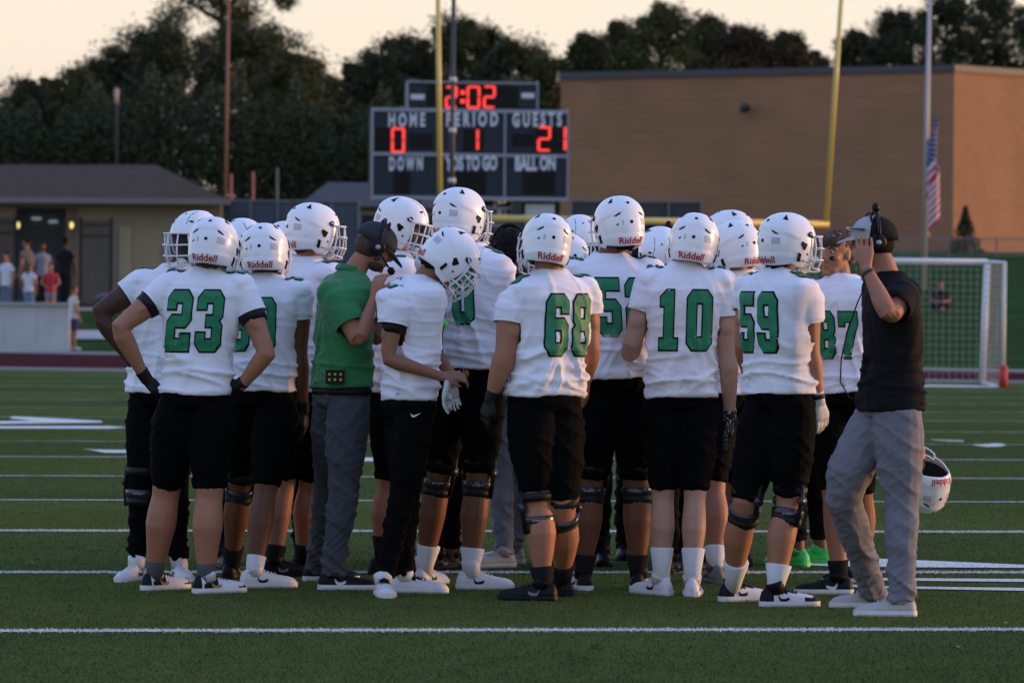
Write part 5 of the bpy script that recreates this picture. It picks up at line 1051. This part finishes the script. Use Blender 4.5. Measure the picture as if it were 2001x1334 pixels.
PP['19'] = person('slim player with bowed head looking down at gloves in his hands', 798, 1160, 452, 66, S=1.74, num='15', front=True, hd=(880, 506), hh=78, hp=-46, nk=(818, 556), pv=(800, 785), shR=(775, 588, -.15), elR=(757, 702, -.2), wrR=(862, 735, -.18), handR=dict(dir=(1, .0, .02), n=(0, .5, -.8), curl=.85), elL=(850, 690, .18), wrL=(885, 735, .02), handL=dict(dir=(.3, -.6, -.1), curl=.9), ftR=(748, 1163), ftL=(788, 1157), fhR=172, fhL=92, st='bw', pend=.95, loose=.95, undersleeve=True, skin='olive', arm=.9, vox=.0065, hem=.0, hair='black', swoosh_p=(812, 812, -.3))
PP['70'] = person('tallest player, white high top shoes and knee braces, beside the bowed player', 917, 1148, 364, 30, num='70', bulk=1.15, hd=(898, 424), hh=42, hp=-4, nk=(912, 496), pv=(915, 715), shR=(974, 535, -.06), elR=(985, 640, -.02), wrR=(962, 760, .1), glR='b', elL=(862, 640, .2), ftR=(918, 1150), ftL=(828, 1143), fhR=82, fhL=28, st='wht', hi=.06, so=('white', .30), brace='LR', skin='brown')
PP['k'] = person('coach with short black hair, black shirt and pale grey trousers', 993, 1107, 447, 5, helmet=False, pads=False, S=1.80, hd=(995, 492), hh=0, hp=-6, nk=(996, 540), pv=(995, 755), ftL=(985, 1108), ftR=(1002, 1100), fhL=-125, fhR=-60, st='lgt', pend=.985, loose=1.0, jm=mat('shirt_black', (.006, .006, .007), .85, .2, 10, .1, 300, spec=.15), pm=mat('trousers_pale', (.20, .21, .23), .85, .12, 8, .15, 200), skin='dark', hair='black')
PP['68'] = person('heavy player in white jersey 68 with black shoes and knee braces', 1066, 1172, 430, -34, num='68', bulk=1.28, hd=(1067, 478), hh=-14, hr=8, hp=-10, nk=(1075, 548), pv=(1064, 772), shL=(1005, 592, -.08), elL=(988, 690, -.12), wrL=(960, 778, -.08), glL='b', elR=(1152, 680, .12), wrR=(1145, 745, .3), ftL=(1062, 1173), ftR=(1100, 1164), fhL=-78, fhR=-30, knL=(1050, 992, -.02), knR=(1098, 992, .02), st='blk', so=('black', .30), brace='LR', skin='tan', numh=.30, numx=.03, pend=.47)
PP['m'] = person('dark skinned player facing out of the huddle between jerseys 68 and 52', 1132, 1103, 425, 176, hd=(1133, 474), hh=172, hp=-20, nk=(1133, 540), st='blk', so=BS, skin='dark', pend=.93, loose=.95)
PP['52'] = person('broad player in white jersey with single visible 5 and dark hair at nape', 1200, 1153, 393, -8, num='52', bulk=1.24, hd=(1210, 441), hh=-24, hr=-3, hp=-4, nk=(1192, 514), pv=(1205, 735), elL=(1116, 660, .12), wrL=(1130, 690, .35), elR=(1270, 660, .15), wrR=(1250, 700, .35), ftL=(1140, 1152), ftR=(1247, 1152), fhL=-15, fhR=8, st='jor', hi=.03, so=('black', .26), brace='LR', skin='brown', hair='black', hairlen=.012, collar=M_BRACE, numx=.03, numh=.29)
PP['o'] = person('player with bowed helmet facing out of the huddle beside jersey 10', 1287, 1100, 453, 178, hd=(1290, 498), hh=178, hp=-42, nk=(1290, 552), S=1.72, st='blk', so=BS, skin='tan', pend=.93, loose=.95)
PP['o2'] = person('coach with headset hidden behind the bowed helmet', 1262, 1092, 455, 180, helmet=False, pads=False, S=1.74, hd=(1268, 494), hh=160, nk=(1265, 545), st='blk', pend=.98, jm=MATS['shirt_black'], skin='tan', hair='black', cap=True)
PP['10'] = person('player in white jersey 10 with bare pale calves and white socks', 1333, 1161, 425, 2, num='10', hd=(1356, 475), hh=3, hr=7, hp=-8, nk=(1340, 532), pv=(1332, 768), elL=(1230, 690, .0), wrL=(1255, 650, .22), elR=(1424, 715, -.02), wrR=(1426, 815, .04), glR='p', ftL=(1292, 1162), ftR=(1352, 1164), fhL=-38, fhR=4, st='wht', so=('white', .40), skin='pale', leg=1.04, numh=.30, hem=-.012)
PP['q1'] = person('player behind jersey 10, only the top of his helmet clear', 1424, 1108, 412, -62, hd=(1424, 464), hh=-72, nk=(1428, 530), st='blk', so=BS, skin='tan', pend=.93, loose=.95)
PP['q2'] = person('player turned away between jerseys 10 and 59, grey shoes', 1432, 1132, 435, -42, num='44' if False else '33', hd=(1436, 487), hh=-42, hr=-4, hp=-10, nk=(1440, 548), pv=(1425, 765), ftL=(1398, 1138), ftR=(1440, 1118), fhL=-20, fhR=-30, st='gry', so=('white', .30), skin='tan')
PP['59'] = person('player in white jersey 59 with white glove and black knee braces', 1522, 1182, 415, 50, num='59', bulk=1.16, hd=(1538, 476), hh=56, hp=-2, nk=(1522, 545), pv=(1525, 765), shR=(1572, 588, -.10), elR=(1582, 690, -.08), wrR=(1599, 782, -.06), glR='w', elL=(1455, 670, .1), wrL=(1462, 735, .3), ftL=(1430, 1174), ftR=(1512, 1184), fhL=62, fhR=80, knL=(1458, 978, .0), knR=(1543, 978, -.03), st='jor', hi=.03, so=('white', .34), brace='LR', skin='tan', hair='black', hairlen=.02, numh=.29)
PP['v'] = person('player with bright green shoes behind jersey 59', 1575, 1104, 462, -35, hd=(1500, 500), S=1.72, hh=-30, nk=(1510, 560), pv=(1570, 765), ftR=(1604, 1101), ftL=(1560, 1106), fhR=-62, fhL=-50, st='grn', pend=.9, skin='brown')
PP['87'] = person('bareheaded player in white jersey 87 with brown hair and eye black', 1645, 1160, 447, -160, num='87', front=True, helmet=False, hd=(1633, 497), hh=-142, hp=2, hr=0, hs=1.03, nk=(1646, 556), pv=(1652, 765), elR=(1600, 690, .12), wrR=(1612, 780, .2), glR='b', elL=(1745, 700, .18), wrL=(1795, 862, .2), ftR=(1640, 1160), ftL=(1688, 1138), fhR=-92, fhL=-100, st='blkw', so=BS, skin='tan', hair='brown', fringe=True, vox=.0055, numh=.235, numt=.52, bulk=.95, collar=M_BRACE)
PP['bc'] = person('coach in black shirt and grey trousers holding his headset', 1742, 1200, 402, -104, helmet=False, pads=False, S=1.85, bulk=1.12, hd=(1704, 474), hh=-100, hp=0, nk=(1738, 536), pv=(1742, 782), shL=(1770, 572, -.14), elL=(1738, 618, -.36), wrL=(1692, 522, -.27), handL=dict(dir=(-.05, .25, 1), n=(0, 1, -.1), curl=.25), elR=(1720, 640, .2), wrR=(1700, 560, .22), handR=dict(dir=(0, 0, 1)), ftL=(1762, 1203), ftR=(1712, 1186), fhL=-88, fhR=-95, knR=(1640, 955, .08), knL=(1762, 975, -.06), st='lgt', pend=.985, loose=1.12, jm=MATS['shirt_black'], pm=mat('trousers_grey', (.155, .155, .178), .8, .1, 8, .15, 200), skin='tan', cap=True, hair='black', vox=.005, hem=-.03, fold=.005, sleeve=.66)

PP['x1'] = person('player in black leggings hidden behind jersey 10', 1322, 1119, 455, 10, S=1.72, hd=(1345, 500), hh=5, nk=(1335, 550), pv=(1324, 775), ftL=(1308, 1119), ftR=(1345, 1115), fh=20, st='blk', pend=.93, loose=.95, skin='brown', numh=.2)
PP['x2'] = person('added player whose black leggings darken the gap between the bowed player and the tallest', 862, 1113, 470, 40, S=1.68, hd=(885, 505), hh=30, nk=(872, 555), pv=(866, 775), ftL=(850, 1113), ftR=(880, 1110), fh=30, st='blk', pend=.93, loose=.95, skin='brown')  # added figure, its black legs fill and darken the gap here
PP['x3'] = person('added player whose black leggings darken the gap between jerseys 68 and 52', 1118, 1116, 470, -20, S=1.68, hd=(1105, 510), hh=-20, nk=(1110, 556), pv=(1112, 775), ftL=(1100, 1116), ftR=(1140, 1112), fh=-10, st='blk', pend=.93, loose=.95, skin='brown')  # another added filler figure, deepens the dark between the legs
# --- things worn by coaches
g_ = PP['gc']; M_CAPD = mat('cap_charcoal', (.018, .018, .021), .8, .2, 25, .2, 200); cp = baseball_cap(g_, M_CAPD, M_CAPD, -6); headset(g_, 1)
mbb = MB(); q = at(655, 736, g_['d'] - .20) - g_['B']; mbb.box(q, .098, .04, .070); bp_ = build(mbb, 'belt_pack', mat('pack_black', (.012, .012, .013), .5), g_['root'])
for i in range(6):
    mbb = MB(); c = q + Vector((-.029 + .029 * (i % 3), -.021, .014 - .028 * (i // 3))); mbb.tube([c, c - Vector((0, .006, 0))], .007, 10); build(mbb, 'button', mat('button_yellow', (.55, .45, .06), .5), bp_)
mbb = MB(); pv_ = g_['pv'] + Vector((0, 0, .004)); mbb.loft([(pv_ + Vector((0, 0, z)), g_['rt'] * .186, g_['fw'] * .140, 2.3) for z in (-.018, .018)], 28); build(mbb, 'belt', MATS['pack_black'], g_['root'], True)
mbb = MB(); c = [at(600 + 90, 700, g_['d'])]; 
for s_ in (1, -1):
    mbb = MB(); n0 = g_['nk']; a0 = [n0 + g_['rt'] * (.066 * math.sin(a)) + g_['fw'] * (.066 * math.cos(a)) + Vector((0, 0, .018 + .012 * math.cos(a + math.pi))) for a in np.linspace(.15 * s_, math.pi * s_, 9)]; mbb.tube(a0, [.0065] * 9, 8, flat=2.6); build(mbb, 'collar', MATS['polo_green'], g_['jersey'], True)
b_ = PP['bc']; cp = baseball_cap(b_, mat('cap_pale', (.36, .37, .37), .8, .1, 25, .2, 200), mat('cap_black', (.010, .010, .011), .85, .2, 25, .2, 200), 4); headset(b_, -1, mic_up=True)
mbb = MB(); q = lambda x, y, z: b_['hd'] + b_['HR'] @ Vector((x, y, z)); mbb.tube([q(-.088, .06, .062), q(-.055, .104, .066), q(.0, .121, .068), q(.055, .104, .066), q(.088, .06, .062)], .011, 8, flat=.5); build(mbb, 'sunglasses', mat('glass_dark', (.03, .035, .05), .12, coat=.8), b_['root'], True)
mbb = MB(); w_ = b_['wr']['L']; u_ = (b_['wr']['L'] - b_['el']['L']).normalized(); mbb.tube([w_ - u_ * .038, w_ - u_ * .024], [.034, .033], 16); build(mbb, 'wristband', mat('band_green', (.012, .03, .016), .6), b_['root'], True)
mbb = MB(); r0 = w_ + u_ * .10; mbb.tube([r0, r0 + u_ * .004], [.011, .011], 12); 
jb = b_['jersey']; put_text('FOOTBALL', b_['bvh'], at(1688, 655, b_['d']) - b_['B'], -b_['rt'], Vector((0, 0, 1)), -b_['fw'], .022, jb, mat('print_green', (.018, .055, .035), .8), far=.5) if False else None
# headset cord hanging over jersey 87
cord = [at(*p_) - b_['B'] for p_ in ((1690, 560, b_['d'] - .35), (1676, 590, b_['d'] - .3), (1655, 650, b_['d'] + .15), (1644, 700, b_['d'] + .2), (1642, 745, b_['d'] + .22), (1660, 778, b_['d'] + .2), (1700, 775, b_['d'] + .1))]
mbb = MB(); mbb.tube(cord, .0035, 6); build(mbb, 'headset_cord', mat('cord_black', (.01, .01, .01), .5), b_['root'], True)
o_ = PP['o2']; baseball_cap(o_, MATS['cap_black'], MATS['cap_black']); headset(o_, -1, mic_up=True)
kk = PP['k']; headset(kk, 1)
# eye black on 87
s8 = PP['87']; hb = BVHTree.FromPolygons([Vector(v) for v in getco(s8['body'].data)], [tuple(f.vertices) for f in s8['body'].data.polygons])
for s_ in (1, -1):
    c = s8['hd'] + s8['HR'] @ Vector((s_ * .038, .08, -.028)); put_poly([(0, 0), (.5, -.1), (1, .1), (1, .5), (.6, .75), (.1, .6)], hb, c, s8['HR'] @ Vector((1, 0, 0)), s8['HR'] @ Vector((0, 0, 1)), s8['HR'] @ Vector((0, -1, 0)), .03, s8['body'], mat('eye_black', (.012, .011, .011), .7), 'eye_black', far=.1, lift=.002)
# mouthguard of the bowed player
n9 = PP['19']; mbb = MB(); q = at(868, 632, n9['d'] - .05) - n9['B']; mbb.tube([at(866, 590, n9['d'] - .03) - n9['B'], q + Vector((-.006, 0, .05)), q], [.003, .003, .006], 6); mbb.ell(q, (.02, 0, 0), (0, .014, 0), (0, 0, .013), 10, 6); mbb.tube([q, q + Vector((.018, 0, -.018))], [.010, .006], 6); build(mbb, 'mouthguard', mat('neon_green', (.10, .75, .10), .5), n9['root'], True)
# gloves held in his hand
gt = at(876, 748, n9['d'] - .19); mbb = MB(); hand_tubes(mbb, Vector((0, 0, 0)), Vector((-.15, 0, -1)), Vector((.9, -.3, 0)), L=.17, thick=1.0, curl=.25); hand_tubes(mbb, Vector((.015, .03, .01)), Vector((.12, .1, -1)), Vector((.7, -.6, 0)), L=.165, thick=1.0, curl=.2, side=-1); mbb.tube([(0, 0, .03), (.03, 0, .0)], [.02, .028], 10)
ho = link('receiver_gloves', remesh(mbb, .0055, 2), None, mat('glove_silver', (.48, .52, .53), .35, .35, 60), gt); tag(ho, 'pair of pale silver gloves held by the bowed player', 'gloves')
# helmet carried upside down by 87
hc = at(1806, 946, s8['d'] + .18); HRc = Matrix.Rotation(rad(38), 3, 'Z') @ Matrix.Rotation(rad(28), 3, 'X') @ Matrix.Rotation(rad(172), 3, 'Y')
ch = empty('football_helmet', hc); tag(ch, 'white football helmet carried upside down beside the grey trousers', 'helmet'); put_helmet(ch, (0, 0, 0), HRc, 1.0, 'helmet_shell')

# ------------------------------------------------------------------ spectators far off
def spectator(label, px, ytop, ybot, d, hdg, shirt, lower, skn, hair, pend=.97, hgt=None, arms=None, z=None):
    b0 = at(px, ybot, d); S = (ybot - ytop) * d / FPX; rt_root = tag(empty('person', b0), label, 'person', 'spectators by the field house')
    fw = Vector((math.sin(rad(hdg)), math.cos(rad(hdg)), 0)); rt = Vector((fw.y, -fw.x, 0)); up = Vector((0, 0, 1)); L = lambda r, f, zz: rt * r * S + fw * f * S + up * zz * S
    mb_ = MB(); hd = L(0, .01, .93); head_tubes(mb_, hd, rot_head(hdg), S / 1.8 * 1.05); mb_.tube([L(0, 0, .80), L(0, .005, .88)], .035 * S, 10); mb_.loft([(L(0, 0, .5), rt * .085 * S, fw * .06 * S, 2.2), (L(0, 0, .65), rt * .075 * S, fw * .055 * S, 2.2), (L(0, 0, .78), rt * .095 * S, fw * .055 * S, 2.2), (L(0, 0, .82), rt * .05 * S, fw * .04 * S, 2)], 14)
    sl = MB(); sl.loft([(L(0, 0, .47), rt * .098 * S, fw * .072 * S, 2.3), (L(0, 0, .6), rt * .088 * S, fw * .066 * S, 2.3), (L(0, 0, .76), rt * .108 * S, fw * .066 * S, 2.3), (L(0, 0, .815), rt * .065 * S, fw * .05 * S, 2), (L(0, 0, .83), rt * .04 * S, fw * .04 * S, 2)], 16)
    lw = MB(); lw.loft([(L(0, 0, .45), rt * .088 * S, fw * .068 * S, 2.3), (L(0, 0, .53), rt * .086 * S, fw * .062 * S, 2.3)], 14)
    for s_ in (1, -1):
        shp = L(s_ * .10, 0, .79); e_ = L(s_ * .135, -.01, .62) if not arms else L(s_ * .16, .02, .64); w_ = L(s_ * .125, .05, .48) if not arms else L(s_ * .08, .1, .58)
        mb_.tube([shp, e_, w_], [.032 * S, .025 * S, .016 * S], 8); hand_tubes(mb_, w_, (w_ - e_), -rt * s_, L=.105 * S, thick=S / 1.8, side=s_); sl.tube([shp - rt * s_ * .03 * S, shp.lerp(e_, .55)], [.045 * S, .042 * S], 10)
        h_ = L(s_ * .045, 0, .49); kn_ = L(s_ * .05, .01, .27); an_ = L(s_ * .05, -.01, .03); mb_.tube([h_, kn_, L(s_ * .05, -.012, .18), an_], [.048 * S, .034 * S, .034 * S, .022 * S], 10); mb_.tube([an_ - fw * .02 * S, an_ + fw * .10 * S - up * .012 * S], [.026 * S, .02 * S], 8)
        P, R_ = limb([h_, kn_, an_], [(0, .056 * S), (min(.3, pend * .6), .052 * S), (pend, .040 * S)]); lw.tube(P, R_, 10)
        sh_ = MB(); sh_.tube([an_ - fw * .035 * S - up * .008 * S, an_ + fw * .03 * S - up * .008 * S, an_ + fw * .115 * S - up * .016 * S], [.027 * S, .03 * S, .018 * S], 8); build(sh_, 'shoe', mat('shoe_pale', (.4, .4, .4), .6), rt_root, True)
    link('body', remesh(mb_, .016, 2), rt_root, skin(skn)); link('shirt', remesh(sl, .02, 2), rt_root, shirt); link('trousers' if pend > .9 else 'shorts', remesh(lw, .02, 2), rt_root, lower)
    mh = MB(); R = rot_head(hdg); q = S / 1.8; mh.ell(hd + R @ Vector((0, -.022, .045)) * q, R @ Vector((.09, 0, 0)) * q, R @ Vector((0, .108, 0)) * q, R @ Vector((0, 0, .085)) * q)
    if hair[1]: mh.tube([hd + R @ Vector((0, -.075, .03)) * q, hd + R @ Vector((0, -.10, -.12)) * q, hd + R @ Vector((0, -.09, -.30)) * q], [.075 * q, .075 * q, .04 * q], 10)
    link('hair', remesh(mh, .018, 2), rt_root, hair[0]); return rt_root
c_ = lambda n, c: mat('cloth_' + n, c, .85, .12, 6)
HB, HBR = M_HAIR['black'], M_HAIR['brown']
spectator('boy in white shirt standing behind the low white wall', 12, 492, 618, 131, -150, c_('white', (.55, .56, .58)), c_('jeans', (.10, .14, .20)), 'tan', (HB, 0))
spectator('girl with long brown hair and white top behind the low wall', 56, 512, 622, 131, 10, c_('white', (.55, .56, .58)), c_('blue', (.12, .20, .28)), 'tan', (HBR, 1), .5)
spectator('girl in red top and denim shorts behind the low wall', 98, 513, 624, 130.5, 175, c_('red', (.42, .02, .03)), c_('denim', (.16, .20, .25)), 'tan', (HBR, 1), .25, arms=1)
spectator('tall person in black hooded top with red waist in the doorway', 127, 462, 606, 137, 20, c_('black', (.012, .012, .014)), c_('black', (.012, .012, .014)), 'dark', (HB, 0))
spectator('person in grey shirt standing in the field house doorway', 82, 472, 600, 139, 160, c_('greyblue', (.20, .22, .26)), c_('black', (.012, .012, .014)), 'brown', (HB, 0))
spectator('person in patterned dark shirt beside the iron gate', 52, 464, 602, 138, -60, c_('olive', (.09, .085, .07)), c_('black', (.012, .012, .014)), 'tan', (HB, 0))
spectator('child in pale shirt and blue shorts beside the end of the low wall', 143, 556, 684, 123.0, 60, c_('cream', (.50, .50, .46)), c_('navy', (.03, .04, .14)), 'tan', (HBR, 0), .42)
# person sitting on the grass bank
qx = at(1838, 618, 127.6); st_ = tag(empty('person', (qx.x, 127.6, tz(qx.x, 127.6))), 'person in black sitting on the grass bank behind the soccer goal', 'person', 'spectators by the field house'); mb_ = MB(); sl = MB(); lw = MB()
hd = Vector((0, 0, .70)); head_tubes(mb_, hd, rot_head(178, -18), 1.0); mb_.tube([(0, .05, .5), (0, .02, .62)], .055, 10)
sl.loft([((0, .10, .02), (.17, 0, 0), (0, .12, 0), 2.3), ((0, .10, .25), (.17, 0, 0), (0, .11, 0), 2.3), ((0, .06, .46), (.19, 0, 0), (0, .10, 0), 2.3), ((0, .04, .55), (.09, 0, 0), (0, .07, 0), 2)], 16)
for s_ in (1, -1):
    sl.tube([(s_ * .17, .05, .48), (s_ * .22, .02, .33)], [.065, .06], 10); mb_.tube([(s_ * .17, .05, .48), (s_ * .24, 0, .26), (s_ * .06, -.20, .27)], [.045, .04, .028], 10); hand_tubes(mb_, Vector((s_ * .06, -.2, .27)), Vector((-s_, -.3, 0)), Vector((0, 0, -1)), side=s_)
    lw.tube([(s_ * .10, .05, .09), (s_ * .24, -.35, .20), (s_ * .06, -.48, .07)], [.095, .075, .055], 12); mb_.tube([(s_ * .06, -.48, .07), (-s_ * .05, -.52, .05)], .04, 8)
link('body', remesh(mb_, .014, 2), st_, skin('tan')); link('shirt', remesh(sl, .02, 2), st_, c_('black', (.012, .012, .014))); link('trousers', remesh(lw, .02, 2), st_, c_('black', (.012, .012, .014)))
mh = MB(); mh.ell(hd + Vector((0, .02, .045)), (.088, 0, 0), (0, .105, 0), (0, 0, .085)); link('hair', remesh(mh, .018, 2), st_, HB)
